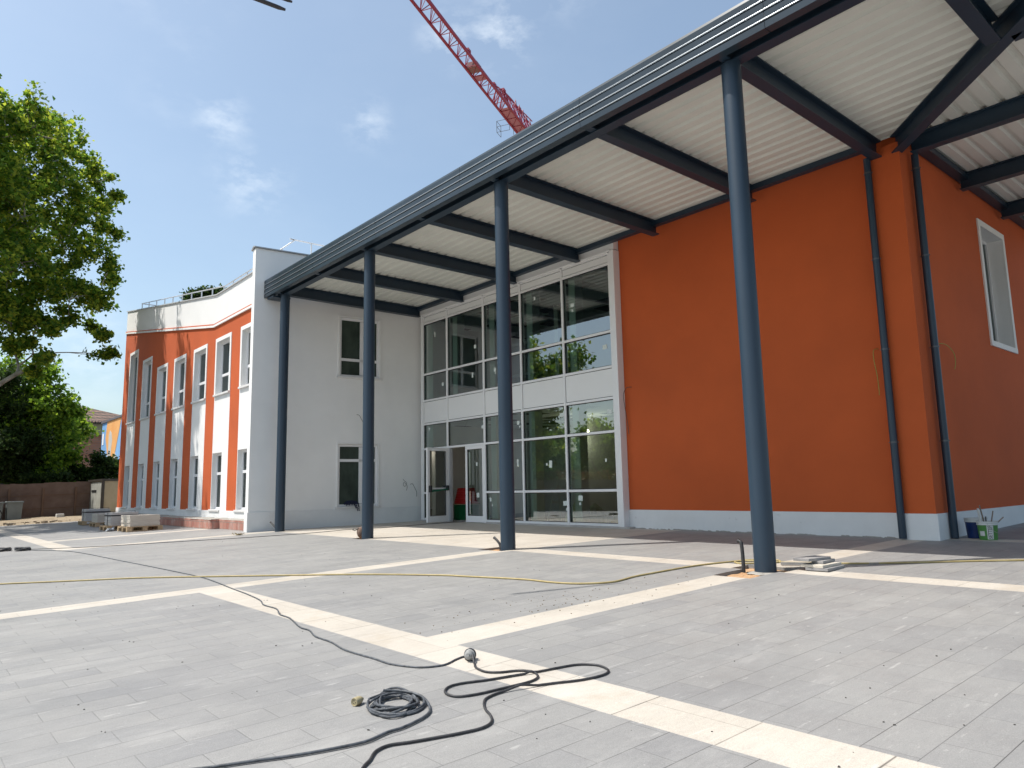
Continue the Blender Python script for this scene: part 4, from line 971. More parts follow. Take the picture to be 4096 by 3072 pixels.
for (x, y, z, r) in [(-29.5,1.6,9.5,1.2),(-28.6,.8,12.5,1.3),(-30,1.8,12.5,1.3),(-31.5,2.2,8.5,1.2),(-31.8,1.4,14,1.3),(-34,2.6,11,1.3),(-29.0,.9,14.0,1.1),(-30.3,1.4,13.5,1.4),(-31.2,.6,15.4,1.4),(-30.8,.2,17.0,1.3),(-32.2,.2,17.4,1.4),(-30.2,.0,15.6,1.4),(-29.6,1.2,10.5,1.2),(-31.0,.8,13,1.6),(-32.5,2.0,12.5,1.3),(-31,1.2,9,1.3),(-33.5,1.4,14.6,1.3)]+[(x, y, z, 1.35) for x in (-38.2,-36.4,-34.6,-32.8) for (y, z) in ((-.6,13.2),(.5,14.9),(-.6,16.4))]: bl.append((x, y, z, r))  # unseen crown clumps, added beyond the left edge to shade the striped wing
tree('plane_tree', 'tall plane tree with bright green spreading crown at the left edge', (-33.5, 1.4, gz(0, 1.4)), .34, bl, 112000, .155, LEAF1, BARK, 11, fork=(-33.3, 1.7, 4.2), twigs=10, tuft=.155)

bl = []; rr = random.Random(5)
for (px, py, r) in [(30,820,45),(95,845,42),(60,900,55),(118,900,40),(148,890,18),(20,930,55),(100,960,45),(138,960,26),(158,985,12),(40,1010,40),(100,1015,34),(140,1010,20),(15,860,40),(150,930,30)]:
    X = -45+rr.uniform(-1.5, 1.5); c = at(px, py, X); s = -X/1557*1.33; bl.append((c.x, c.y, c.z, r*s*.75))
for (x, y, z, r) in [(-46,1,3.5,1.8),(-46,-1,3,1.8),(-45,2.5,5,1.5)]: bl.append((x, y, z, r))
tree('lime_tree', 'bushy lime green tree overhanging the brown fence below the plane tree', (-45.5, 3.8, -.2), .22, bl, 30000, .19, LEAF2, DARKBARK, 12, fork=(-45.4, 3.8, 1.6), twigs=10, tuft=.24)
bl = []; rr = random.Random(8)
for (px, py, r) in [(12,880,45),(10,950,50),(40,985,34),(70,960,22),(20,1020,34),(60,1030,20),(5,820,25)]:
    X = -43+rr.uniform(-.6, .6); c = at(px, py, X); s = -X/1557*1.33; bl.append((c.x, c.y, c.z, r*s*.7))
tree('evergreen_tree', 'very dark evergreen tree in front of the lime green tree at the left edge', (-43.2, 3.4, -.2), .16, bl, 13000, .17, LEAF3, DARKBARK, 13, fork=(-43.2, 3.4, 1.3), twigs=10, tuft=.26)
def shrub(label, spots, X, seed, n, lm=LEAF3, size=.14, k=1.33):
    rr = random.Random(seed); bl = []
    for (px, py, r) in spots:
        XX = X+rr.uniform(-.5, .5); c = at(px, py, XX); bl.append((c.x, c.y, c.z, r*(-XX/1557)*k*.7))
    cx = sum(b_[0] for b_ in bl)/len(bl); cy = sum(b_[1] for b_ in bl)/len(bl)
    tree('shrub', label, (cx, cy, -.2), .07, bl, n, size, lm, DARKBARK, seed, 'shrubs behind the fence', fork=(cx, cy, .8), twigs=12, cat='shrub', tuft=.22)
shrub('dark shrub with pointed top rising behind the beige shed', [(215,1015,20),(235,1020,18),(200,1025,16),(212,990,8),(232,1000,10),(245,1012,12),(222,1032,22)], -43.5, 21, 5200)
shrub('lower dark shrub left of the shed behind the fence', [(165,1030,16),(185,1035,14),(150,1038,14),(175,1018,8)], -44.5, 22, 3600)
shrub('dark undergrowth above the middle of the brown fence', [(85,1042,12),(110,1040,14),(132,1038,13),(60,1042,14)], -42.5, 23, 3400)
# pine top seen above the parapet
bl = []; rr = random.Random(9)
for (px, py, r) in [(425,636,7),(440,634,8),(455,632,8),(470,630,7),(482,630,4),(412,639,4)]:
    X = -52; c = at(px, py+7, X); bl.append((c.x, c.y, c.z, r*52/1557*1.2))
tree('pine_tree', 'dark pine top showing just above the sloping parapet', (-52, 19.5, -.5), .25, bl, 4200, .22, LEAF3, DARKBARK, 14, fork=(-52, 19.0, 9.5), twigs=8, tuft=.28)
# trees that the glazed front mirrors (they stand to the left, beyond the second fence)
def round_tree(label, x, y, h, r, seed, lm, n=9000, size=.26, g='trees mirrored in the glazed front'):
    rr = random.Random(seed); bl = []
    for k in range(13):
        a = rr.uniform(0, 6.3); q = rr.uniform(.1, .75)*r; z = h-r*.3-rr.uniform(0, 1)*h*.55
        bl.append((x+q*math.cos(a), y+q*math.sin(a), z, r*rr.uniform(.30, .45)))
    bl.append((x, y, h-r*.3, r*.35))
    tree('broadleaf_tree', label, (x, y, gz(0, max(y, -12))), .2, bl, n, size, lm, DARKBARK, seed, g, fork=(x, y, h*.32), twigs=5, tuft=.36)
round_tree('leafy tree mirrored in the upper panes beside the sky', -32.5, -5.4, 9.6, 3.2, 31, LEAF1, 12000)
round_tree('dark tree mirrored in the lower panes, tallest on the left side', -37, -6, 5.6, 2.6, 32, LEAF3)
round_tree('broad tree mirrored in the middle of the right hand pane', -33, -12, 5.2, 2.6, 33, LEAF2)
round_tree('round dark tree mirrored at the right edge of the glass', -28, -15, 5.5, 2.4, 34, LEAF3)
round_tree('green tree mirrored between the two right hand panes', -40, -13, 5.5, 2.6, 35, LEAF2)
round_tree('low tree mirrored behind the mirrored fence', -45, -9, 5.6, 2.8, 36, LEAF3)
rng = np.random.default_rng(4); hb = []
for k in range(9000):
    u = rng.random(); p = Vector((-23, -10.3, 0)).lerp(Vector((-40.6, 2.2, 0)), u)+Vector((-.7, -.98, 0))*rng.uniform(.2, 1.0); hb.append((p.x, p.y, gz(p.x, p.y)+1.2+1.1*rng.random()**1.4))
hd = leaves_mesh('hedge', hb, .16, LEAF4, None, rng); tag(hd, 'rust coloured hedge mirrored above the mirrored fence', 'hedge', None, 'stuff')
# seen between the trees: pale houses
t = thing('pale_house', 'pale rendered house glimpsed between the trees above the fence', 'house', (-58, 5, 0))
q = MB(); q.box(-64, -58, 2.0, 7.4, -.5, 3.4); q.build('wall', mat('pale_render', (.52, .45, .36), .85, var=.1), t)
q = MB(); q.box(-58.06, -57.95, 5.2, 6.0, 1.4, 2.6); q.build('window', BLACKG, t)
q = MB(); hip(q, -64.4, -57.6, 1.6, 7.8, 3.4, 4.6); q.build('roof', ROOFT, t)

# ------------------------------------------------------------------ crane
CR = thing('tower_crane', 'red lattice jib of a tower crane rising behind the canopy', 'crane', (-66, 68, 0))
ZJ = 40.0
a0, a1 = Vector((-45.0, 28.9, ZJ)), Vector((-56.65, 50.55, ZJ)); b0_, b1_ = Vector((-44.24, 29.86, ZJ)), Vector((-55.32, 50.59, ZJ))
ax_ = ((a1+b1_)-(a0+b0_))/2; ax_.normalize(); cen0 = (a0+b0_)/2
side = ax_.cross(Vector((0, 0, 1))).normalized(); half = .60
def J(s_, u, v): return cen0+ax_*s_+side*u+Vector((0, 0, v))
q = MB(); S0, S1, bay = -11.0, 28.0, 1.75
q.bar(J(S0, -half, 0), J(S1, -half, 0), .19, .19); q.bar(J(S0, half, 0), J(S1, half, 0), .19, .19); q.build('bottom_chord', CRANE, CR)
def top(s_):
    if s_ < 15.6: return 1.15
    if s_ < 18: return 1.15+(s_-15.6)*.30
    return 1.9+min(.35, (s_-18)*.12)
q = MB(); s_ = S0
while s_ < S1-.1:
    q.bar(J(s_, 0, top(s_)), J(s_+bay, 0, top(s_+bay)), .10, .10); s_ += bay
q.build('top_chord', CRANE, CR)
q = MB(); s_ = S0
while s_ < S1-.1:
    for u in (-half, half):
        q.bar(J(s_, u, 0), J(s_+bay/2, 0, top(s_+bay/2)), .07, .07); q.bar(J(s_+bay, u, 0), J(s_+bay/2, 0, top(s_+bay/2)), .07, .07)
        q.bar(J(s_, u, 0), J(s_, 0, top(s_)), .04, .04)
    q.bar(J(s_, -half, 0), J(s_, half, 0), .05, .05); q.bar(J(s_, half, 0), J(s_+bay, -half, 0), .045, .045); s_ += bay
q.build('lattice', CRANE, CR)
for s_ in (9.4, 15.6, 18.2, 22.8):
    q = MB(); q.box(-.16, .16, -.28, .28, -.13, .13, Matrix.Translation(J(s_, 0, top(s_)+.05)) @ Matrix.Rotation(math.atan2(ax_.y, ax_.x)-math.pi/2, 4, 'Z')); q.build('chord_joint', CRANE, CR)
RZ = Matrix.Rotation(math.atan2(ax_.y, ax_.x)-math.pi/2, 4, 'Z')
q = MB(); q.box(-.5, .5, -.55, .55, .02, .55, Matrix.Translation(J(10.7, 0, 0)) @ RZ); q.build('winch', mat('winch_grey', (.12, .10, .10), .5, c2=(.3, .05, .06), vscale=4), CR)
q = MB(); q.box(-.55, .55, -2.9, 2.9, .04, .07, Matrix.Translation(J(21.2, 0, 0)) @ RZ); q.box(-.5, .5, -.5, .5, .04, .07, Matrix.Translation(J(12.2, 0, 0)) @ RZ); q.build('walkway', mat('walkway_mesh_pink', (.42, .17, .22), .7), CR)
q = MB()
for s_ in (16.6, 17.6, 18.4): q.bar(J(s_, -half, 0), J(s_, -.1, top(s_)), .10, .10); q.bar(J(s_, half, 0), J(s_, .1, top(s_)), .10, .10)
for k in range(5):
    s_ = 19+k*1.1; q.bar(J(s_, half+.25, .1), J(s_+.6, half+.2, 1.5), .05, .05); q.bar(J(s_+.6, half+.2, 1.5), J(s_+1.1, half+.25, .1), .05, .05)
q.bar(J(17.5, .35, 1.2), J(24.5, half+.3, 1.45), .08, .08)
q.build('mast_head_frame', CRANE, CR)
q = MB(); c_ = J(21.6, -2.2, -.6)
for (u, v_) in ((0, 0), (1.5, 0)):
    q.bar(c_+side*u, c_+side*u+Vector((0, 0, 1.3)), .04, .04); q.bar(c_+side*u+ax_*1.2, c_+side*u+ax_*1.2+Vector((0, 0, 1.3)), .04, .04)
for v_ in (.0, .65, 1.3): q.bar(c_+Vector((0, 0, v_)), c_+side*1.5+Vector((0, 0, v_)), .035, .035); q.bar(c_+Vector((0, 0, v_)), c_+ax_*1.2+Vector((0, 0, v_)), .035, .035)
q.build('platform_rail', mat('dark_rail', (.06, .07, .08), .5), CR)
q = MB(); mp_ = J(27, 0, 0)
for (dx, dy) in ((-.8, -.8), (.8, -.8), (.8, .8), (-.8, .8)): q.bar((mp_.x+dx, mp_.y+dy, 0), (mp_.x+dx, mp_.y+dy, ZJ+1), .16, .16)
for z in range(0, 40, 2):
    for (a, c) in (((-.8, -.8), (.8, -.8)), ((.8, -.8), (.8, .8)), ((.8, .8), (-.8, .8)), ((-.8, .8), (-.8, -.8))):
        q.bar((mp_.x+a[0], mp_.y+a[1], z), (mp_.x+c[0], mp_.y+c[1], z+2), .07, .07)
q.build('mast', CRANE, CR)

# dark bars poking in at the top of the picture
tb = thing('hanging_bars', 'pair of dark metal bar ends hanging in at the top edge against the sky', 'metal bars', (-7.6, 2.8, 7.2))
DB = mat('dark_bar', (.03, .025, .03), .4, var=.3, vscale=20)
q = MB(); q.tube([(-7.40, 3.04, 6.50), (-7.43, 2.97, 6.515), (-7.60, 2.58, 6.62), (-7.95, 1.8, 6.9)], [.014, .024, .026, .026], 10); q.build('bar', DB, tb, smooth=True)
q = MB(); q.tube([(-7.38, 3.11, 6.62), (-7.40, 3.06, 6.63), (-7.52, 2.8, 6.70), (-7.87, 2.0, 6.95)], [.012, .019, .02, .02], 10); q.build('bar', DB, tb, smooth=True)
q = MB(); q.tube([(-7.95, 1.8, 6.9), (-7.87, 2.0, 6.95), (-7.8, 2.2, 7.0)], .03, 8); q.build('clamp', DB, tb)

# ------------------------------------------------------------------ cables, hoses and small things on the paving
def gl(pts, h): return [(x, y, gz(x, y)+h) for x, y in pts]
cabA = [[-19.34,2.44],[-18.87,2.49],[-18.24,2.79],[-17.57,2.95],[-16.47,3.05],[-14.73,3.12],[-12.95,3.2],[-11.49,3.26],[-10.45,3.29],[-9.67,3.25],[-8.95,3.18],[-8.23,3.12],[-7.69,3.05],[-7.36,2.96],[-7.02,2.95],[-6.7,2.85],[-6.43,2.83],[-5.98,2.72],[-5.77,2.71],[-5.51,2.64],[-5.23,2.63],[-4.93,2.58],[-4.7,2.58],[-4.52,2.59],[-4.3,2.59],[-4.11,2.65],[-4.03,2.72],[-4.0,2.82],[-4.05,2.94],[-4.07,3.02],[-4.03,3.06],[-4.0,3.05]]
cabB = [[-3.92,2.98],[-3.86,2.95],[-3.78,2.9],[-3.66,2.88],[-3.58,2.93],[-3.52,3.03],[-3.44,3.07],[-3.36,3.04],[-3.31,2.99],[-3.29,2.9],[-3.31,2.73],[-3.33,2.58],[-3.37,2.48],[-3.43,2.45],[-3.51,2.47],[-3.57,2.54],[-3.57,2.63],[-3.51,2.77],[-3.46,2.93],[-3.41,3.09],[-3.37,3.27],[-3.33,3.37],[-3.24,3.43],[-3.14,3.41],[-3.08,3.36],[-3.06,3.27],[-3.09,3.13],[-3.16,2.99],[-3.22,2.85],[-3.26,2.69],[-3.24,2.56],[-3.18,2.49],[-3.09,2.43],[-3.0,2.39],[-2.92,2.33],[-2.89,2.25],[-2.91,2.14],[-2.95,2.02],[-2.99,1.91],[-3.03,1.82],[-3.01,1.74],[-2.94,1.67],[-2.89,1.61],[-2.79,1.53],[-2.6,1.4]]
lead = [[-3.60,2.24],[-3.51,2.29],[-3.41,2.28],[-3.32,2.24],[-3.27,2.2],[-3.23,2.14],[-3.2,2.06],[-3.18,1.98],[-3.18,1.9],[-3.15,1.78],[-3.17,1.66],[-3.23,1.48],[-3.32,1.29],[-3.38,1.15],[-3.44,1.02],[-3.5,.7]]
hose = [[-12.46,1.1],[-12.35,1.25],[-11.63,2.08],[-11.13,2.68],[-10.4,3.28],[-9.51,3.97],[-8.56,4.68],[-7.57,5.22],[-7.11,5.37],[-6.38,5.58],[-5.94,5.61],[-5.66,5.68],[-5.47,5.83],[-5.38,6.01],[-5.4,6.21],[-5.44,6.45],[-5.43,6.84],[-5.41,7.36],[-5.36,7.75],[-5.25,8.17],[-5.17,8.37],[-4.99,8.53],[-4.82,8.47],[-4.78,8.28],[-4.99,8.06],[-5.09,8.0],[-5.21,8.08],[-5.18,8.24],[-4.94,8.33],[-4.78,8.34],[-4.54,8.42],[-4.13,8.61],[-3.94,8.73],[-3.63,8.99],[-3.33,9.27],[-3.04,9.56],[-2.63,9.92],[-2.0,10.5]]
hose2 = [[-3.86,8.76],[-3.64,9.04],[-3.35,9.35],[-3.07,9.66],[-2.65,10.02],[-2.0,10.62]]
thin = [[-19.44,2.45],[-18.5,3.41],[-17.93,4.54],[-17.35,5.7],[-17.17,5.95],[-16.83,6.94],[-16.66,7.7],[-16.74,8.45],[-16.84,8.83],[-16.77,9.21],[-16.6,9.5],[-16.44,9.82],[-16.55,10.8],[-16.5,11.32],[-16.4,12.08],[-16.45,12.6]]
def cable(name, pts, r, m, lab, h=None, n=6):
    q = MB(); sp_ = spline([Vector(p) for p in gl(pts, h or r)], n)
    q.tube(sp_, r, 10); return tag(q.build(name, m, None, smooth=True), lab, 'cable')
cable('extension_cable', cabA, .0065, CABLEG, 'thin grey cable running from the far left across the stone band to the grey plug')
q = MB(); P_ = spline([Vector(p) for p in gl(cabB, .0085)], 6)
P_ = [p+Vector((0, 0, .017*max(0, 1-min((p.xy-Vector(c)).length for c in ((-3.30, 2.92), (-3.44, 2.98), (-3.24, 2.80)))/.10))) if i > len(P_)*.42 else p for i, p in enumerate(P_)]
P_[0].z += .04; P_[1].z += .035; P_[2].z += .03; P_[3].z += .02; P_[4].z += .01
q.tube(P_, .0068, 10); tag(q.build('power_cable', CABLE, None, smooth=True), 'black cable lying in long loops across the stone band in the foreground', 'cable')
# coil
rc = random.Random(2); cx, cy = -3.525, 2.155; ang0 = math.atan2(2.05-2.26, -3.34+3.71)
q = MB(); pts = []; turns = 9; th = 0
for k in range(turns*20+1):
    a = k/20*2*math.pi; kt = k/20
    ra = .195+.014*math.sin(kt*2.4)-.060*((kt*.37) % 1)+.008*math.sin(a*1.3); rb = .137+.014*math.sin(kt*1.7+1)-.055*((kt*.53) % 1)+.007*math.cos(a*1.7)
    ox, oy = .020*math.sin(kt*1.9), .018*math.cos(kt*2.7)
    x = cx+ox+ra*math.cos(a)*math.cos(ang0)-rb*math.sin(a)*math.sin(ang0); y = cy+oy+ra*math.cos(a)*math.sin(ang0)+rb*math.sin(a)*math.cos(ang0)
    pts.append((x, y, gz(x, y)+.008+.0040*kt*(.62+.38*math.sin(a*2+kt))))
q.tube(pts, .0066, 8)
lp = spline([Vector(p) for p in gl([[-3.66,2.16],[-3.60,2.245]]+lead[1:], .010)], 6)
for i in range(24): lp[i].z += .045*(1-i/24)
q.tube(lp, .0070, 10)
tag(q.build('cable_coil', CABLEG, None, smooth=True), 'dusty black cable wound in an oval coil on the grey paving in the foreground', 'cable coil')
# socket at the coil
dv = Vector((.75, .62, 0)).normalized()
z0 = gz(-3.66, 2.03)+.022
T = Matrix.Translation((-3.675, 2.02, z0)) @ Vector((0, 0, 1)).rotation_difference(dv).to_matrix().to_4x4()
# the face with the three holes looks back towards the camera's left
T = Matrix.Translation((-3.69, 2.00, z0)) @ Vector((0, 0, 1)).rotation_difference(Vector((-.38, .92, .0)).normalized()).to_matrix().to_4x4()
t = thing('socket', 'round beige three pin connector beside the coiled cable', 'connector', (-3.69, 2.0, z0-.022))
q = MB(); q.lathe([(0, .0), (.017, .0), (.018, -.003), (.021, -.003), (.022, 0), (.022, .036), (.019, .048), (.012, .062), (.008, .07), (0, .07)], 24, T); q.build('body', SOCK, t, smooth=True)
q = MB()
for (u, v) in ((-.0068, .0055), (.0068, .0055), (0, -.007)): q.lathe([(0, -.0012), (.0027, -.0012), (.0027, .002)], 10, T @ Matrix.Translation((u, v, 0)))
q.build('pin_hole', BLACKG, t)
q = MB(); q.box(-.010, .010, .020, .032, .008, .027, T); q.build('latch', mat('soiled_latch', (.14, .09, .04), .8), t, bevel=.003)
# plug pair on the band
pz = gz(-3.96, 2.98)+.036; dv = Vector((.60, -.79, .18)).normalized()
T = Matrix.Translation((-3.98, 3.01, pz)) @ Vector((0, 0, 1)).rotation_difference(dv).to_matrix().to_4x4()
t = thing('plug', 'grey round cable plug standing on the pale stone band', 'connector', (-3.98, 3.01, pz-.036))
q = MB(); q.lathe([(0, -.045), (.024, -.045), (.028, -.02), (.028, 0), (.036, .002), (.036, .022), (.031, .026), (.027, .060), (.012, .066), (.011, .076), (0, .076)], 28, T); q.build('body', GREYP, t, smooth=True)
q = MB(); q.lathe([(.030, .001), (.040, .002), (.041, .008), (.041, .018), (.036, .024)], 28, T); q.build('ring', mat('dark_ring', (.02, .022, .026), .4), t, smooth=True)
q = MB(); q.box(-.012, .012, .030, .050, -.04, -.005, T @ Matrix.Rotation(rad(160), 4, 'Z')); q.build('latch', mat('soiled_latch', (.10, .075, .05), .8), t, bevel=.003)
cable('yellow_hose', hose, .0105, HOSE, 'yellow hose running across the plaza and looping round the nearest column')
cable('grey_hose', hose2, .0105, HOSEG, 'grey hose lying beside the yellow one at the right edge')
cable('thin_cable', thin, .0065, CABLE, 'thin black cable along the back of the plaza to the entrance door')
for k, (x, y, lab) in enumerate(((-19.60, 2.01, 'dark tangle of cable at the left edge of the plaza'), (-19.22, 2.31, 'dark knotted cable tangle where the two thin cables meet'))):
    q = MB(); p = []
    for i in range(60): p.append((x+.16*math.sin(i*.9+k)*math.cos(i*.21), y+.13*math.cos(i*.7), gz(x, y)+.02+.022*(1+math.sin(i*.53))))
    q.tube(spline(p, 3), .014, 6); tag(q.build('cable_tangle', CABLE, None, smooth=True), lab, 'cable', 'cable tangles at the left')
# leaf tuft at the wing corner
q = MB()
for k in range(26):
    x, y = -18.15+R_.gauss(0, .12), 6.62+R_.gauss(0, .05); a = R_.uniform(0, 6.3); l = R_.uniform(.05, .12)
    q.quad((x, y, gz(x, y)+.01), (x+l*math.cos(a), y+l*math.sin(a), gz(x, y)+R_.uniform(.01, .07)), (x+l*.7*math.cos(a+.5), y+l*.7*math.sin(a+.5), gz(x, y)+R_.uniform(.02, .05)))
tag(q.build('dry_leaves', mat('dry_leaf', (.16, .12, .05), .9, var=.4, vscale=20)), 'small heap of dry leaves before the white corner of the wing', 'leaves')
# short black pipe ends by the columns
for pts, lab in (([(-4.79, 7.60, -.05), (-4.79, 7.60, .15), (-4.80, 7.60, .30), (-4.83, 7.60, .325)], 'black conduit stub standing in the pit beside the nearest column'),
                 ([(-9.33, 7.70, -.05), (-9.34, 7.70, .06), (-9.39, 7.69, .13), (-9.46, 7.68, .18)], 'curved black conduit stub beside the third column from the left'),
                 ([(-18.18, 7.63, -.02), (-18.26, 7.60, .10), (-18.38, 7.56, .20), (-18.44, 7.54, .24)], 'short black conduit end beside the column at the white corner')):
    q = MB(); q.tube(spline(pts, 4), .021, 10); q.tube([pts[-1], tuple(Vector(pts[-1])+Vector((-.012, 0, .006)))], .024, 10)
    tag(q.build('conduit_stub', CABLE, None, smooth=True), lab, 'pipe', 'conduit stubs at the column feet')
# brown float at column 2
q = MB(); q.lathe([(0, 0), (.05, .004), (.10, .05), (.12, .12), (.115, .20), (.09, .23), (0, .24)], 20, Matrix.Translation((-13.93, 7.70, .0)))
t = tag(q.build('clay_pot', mat('rusty_brown', (.13, .075, .05), .8, c2=(.24, .17, .13), vscale=9), None, smooth=True), 'brown round bucket tucked behind the second column', 'bucket')
q = MB(); q.tube(spline([(-13.9, 7.60, .22), (-14.0, 7.55, .17), (-14.15, 7.6, .20), (-14.2, 7.62, .17)], 4), .009, 6); q.build('handle', CABLE, t)
# concrete rings at the feet of the columns
for (x, y, lab) in ((-4.57, YC, 'rough concrete footing round the nearest column'), (-9.14, YC, 'rough concrete footing round the third column')):
    q = MB(); n = 24
    for k in range(n):
        a, c = 2*math.pi*k/n, 2*math.pi*(k+1)/n
        r1, r2 = .21+.03*math.sin(k*2.1), .21+.03*math.sin(((k+1) % n)*2.1)
        q.quad((x+.12*math.cos(a), y+.12*math.sin(a), gz(x, y)-.018), (x+r1*math.cos(a), y+r1*math.sin(a), gz(x, y)-.036), (x+r2*math.cos(c), y+r2*math.sin(c), gz(x, y)-.036), (x+.12*math.cos(c), y+.12*math.sin(c), gz(x, y)-.018))
    tag(q.build('footing', CONC, None), lab, 'footing', 'column footings')
# slabs stacked beside the nearest column
sl_ = [((-4.03, 8.08), -.10, 0, BASALT, .23, .46), ((-4.06, 8.05), .02, .034, STONE1, .23, .46), ((-4.10, 8.10), -.30, .068, BASALT, .115, .40), ((-4.12, 7.98), .25, .102, BASALT, .20, .42)]
sl_ = [((-4.06, 8.09), .06, 0, BASALT, .25, .46, 'bottom grey slab of the small stack beside the nearest column'), ((-4.10, 8.09), .02, .033, STONE1, .25, .46, 'pale slab second from the bottom of the small stack'),
       ((-4.10, 8.14), .10, .066, BASALT, .13, .36, 'narrow grey slab third up in the small stack'), ((-4.18, 8.04), -.12, .099, BASALT, .20, .42, 'top slab of the small stack, laid askew')]
for (xy, rz, dz, m, w_, l_, lab) in sl_:
    q = MB(); q.box(-w_/2, w_/2, -l_/2, l_/2, 0, .031); o = q.build('paving_slab', m, None, bevel=.003); o.location = (xy[0], xy[1], gz(*xy)+.004+dz); o.rotation_euler = (0, 0, rz)
    tag(o, lab, 'slab', 'loose slabs beside the column')
q = MB(); q.box(-.02, .02, -.3, .3, 0, .03); o = q.build('grey_batten', BASALT, None); o.location = (-4.36, 8.28, gz(0, 8.2)+.01); o.rotation_euler = (0, 0, rad(-60)); tag(o, 'thin dark strip lying between the nearest column and the slabs', 'strip')
# buckets with tools
def bucket(loc, r, h, mats, label, group='paint buckets'):
    t = thing('bucket', label, 'bucket', loc, group); x, y, z = loc; T = Matrix.Translation(loc)
    q = MB(); q.lathe([(0, 0), (r*.84, 0), (r*.86, .01), (r*.97, h*.80), (r*.98, h*.82)], 32, T); q.build('body', mats[0], t, smooth=True)
    q = MB(); q.lathe([(r*.98, h*.80), (r*1.04, h*.80), (r*1.04, h*.84), (r*1.0, h*.85), (r*1.0, h*.90), (r*1.04, h*.91), (r*1.04, h*.97), (r*1.06, h*.98), (r*1.06, h), (r*.98, h), (r*.80, h*.3), (0, h*.3)], 32, T); q.build('rim', mats[1], t, smooth=True)
    return t
WPL = mat('white_plastic', (.55, .56, .54), .4, dirt=(9, .62, (.3, .3, .27), .5)); GPL = mat('green_label', (.07, .22, .05), .45, dirt=(12, .6, (.3, .38, .28), .7)); BPL = mat('blue_plastic', (.008, .03, .13), .4, var=.2, vscale=8)
bz = gz(-3.7, 12.42); bc = Vector((-3.70, 12.42, bz))
t = bucket(bc, .135, .27, (GPL, WPL), 'green and white bucket with tools and the word SETTEF, in front of the blue one')
view = (Vector((0, 0, 0))-Vector((bc.x, bc.y, 0))); va = math.atan2(view.y, view.x)
def shell(r0, r1, z0, z1, a0, a1, m, name, off=.0015, n=8):
    q = MB()
    for k in range(n):
        u, v = a0+(a1-a0)*k/n, a0+(a1-a0)*(k+1)/n
        q.quad((bc.x+(r0+off)*math.cos(u), bc.y+(r0+off)*math.sin(u), bc.z+z0), (bc.x+(r0+off)*math.cos(v), bc.y+(r0+off)*math.sin(v), bc.z+z0), (bc.x+(r1+off)*math.cos(v), bc.y+(r1+off)*math.sin(v), bc.z+z1), (bc.x+(r1+off)*math.cos(u), bc.y+(r1+off)*math.sin(u), bc.z+z1))
    return q.build(name, m, t)
rz_ = lambda z: .1161+(.131-.1161)*(z-.01)/(.206)
shell(rz_(.012), rz_(.214), .012, .214, va-.10, va+.56, WPL, 'label', .0015)
shell(rz_(.06), rz_(.13), .06, .13, va-.95, va-.35, WPL, 'label', .0018)
fc = bpy.data.curves.new('lettering', 'FONT'); fc.body = 'SETTEF'; fc.size = .062; fc.extrude = 0.0; fc.align_x = 'CENTER'; fc.align_y = 'CENTER'
fo = bpy.data.objects.new('lettering_tmp', fc); COL.objects.link(fo); bpy.context.view_layer.update()
me = bpy.data.meshes.new_from_object(fo.evaluated_get(bpy.context.evaluated_depsgraph_get())); bpy.data.objects.remove(fo)
xs_ = [v.co.x for v in me.vertices]; ln = max(xs_)-min(xs_); sx = .185/ln
for v in me.vertices:
    zz = .113+v.co.x*sx; ang = va+.23-(v.co.y*1.15)/.128; rr_ = rz_(zz)+.0035
    v.co = (bc.x+rr_*math.cos(ang), bc.y+rr_*math.sin(ang), bc.z+zz)
me.materials.append(mat('label_ink', (.02, .02, .02), .5)); lo = bpy.data.objects.new('lettering', me); COL.objects.link(lo); lo.parent = t; lo.matrix_parent_inverse = Matrix.Translation(-Vector(t.location))
q = MB(); q.tube([(bc.x+.137*math.cos(a), bc.y+.137*math.sin(a), bc.z+.24-.13*math.sin((a-va)/.95*1.57/1.0 if a > va else 0)) for a in [va+.05*i for i in range(0, 30)]], .003, 6); q.build('wire_handle', GREYP, t)
b2 = Vector((-3.92, 12.66, gz(0, 12.66))); bucket(b2, .15, .30, (BPL, WPL), 'blue bucket with a white rim behind the green one')
def stick(p, q_, wd, hh, m, lab, cat='tool'):
    q = MB(); q.bar(p, q_, wd, hh); tag(q.build('tool_handle', m, None, bevel=.003), lab, cat, 'tools standing in the buckets')
WG = mat('weathered_wood', (.16, .12, .09), .85, c2=(.26, .21, .17), vscale=9, sc=(1, 1, .3))
stick((bc.x-.06, bc.y-.02, bc.z+.09), (bc.x-.085, bc.y-.05, bc.z+.46), .035, .014, WPL, 'white flat lath standing upright in the green bucket')
stick((bc.x-.02, bc.y+.02, bc.z+.09), (bc.x-.075, bc.y-.0, bc.z+.50), .03, .018, WG, 'tall brown wooden handle leaning left in the green bucket')
stick((bc.x-.01, bc.y-.03, bc.z+.09), (bc.x-.00, bc.y-.03, bc.z+.34), .025, .012, BLACKG, 'short black handle upright in the green bucket')
stick((bc.x+.02, bc.y, bc.z+.09), (bc.x+.085, bc.y+.03, bc.z+.42), .022, .014, WG, 'grey wooden stick leaning right in the green bucket')
stick((bc.x+.04, bc.y+.01, bc.z+.16), (bc.x+.20, bc.y+.07, bc.z+.33), .022, .014, WG, 'lowest brown stick poking out to the right of the green bucket')
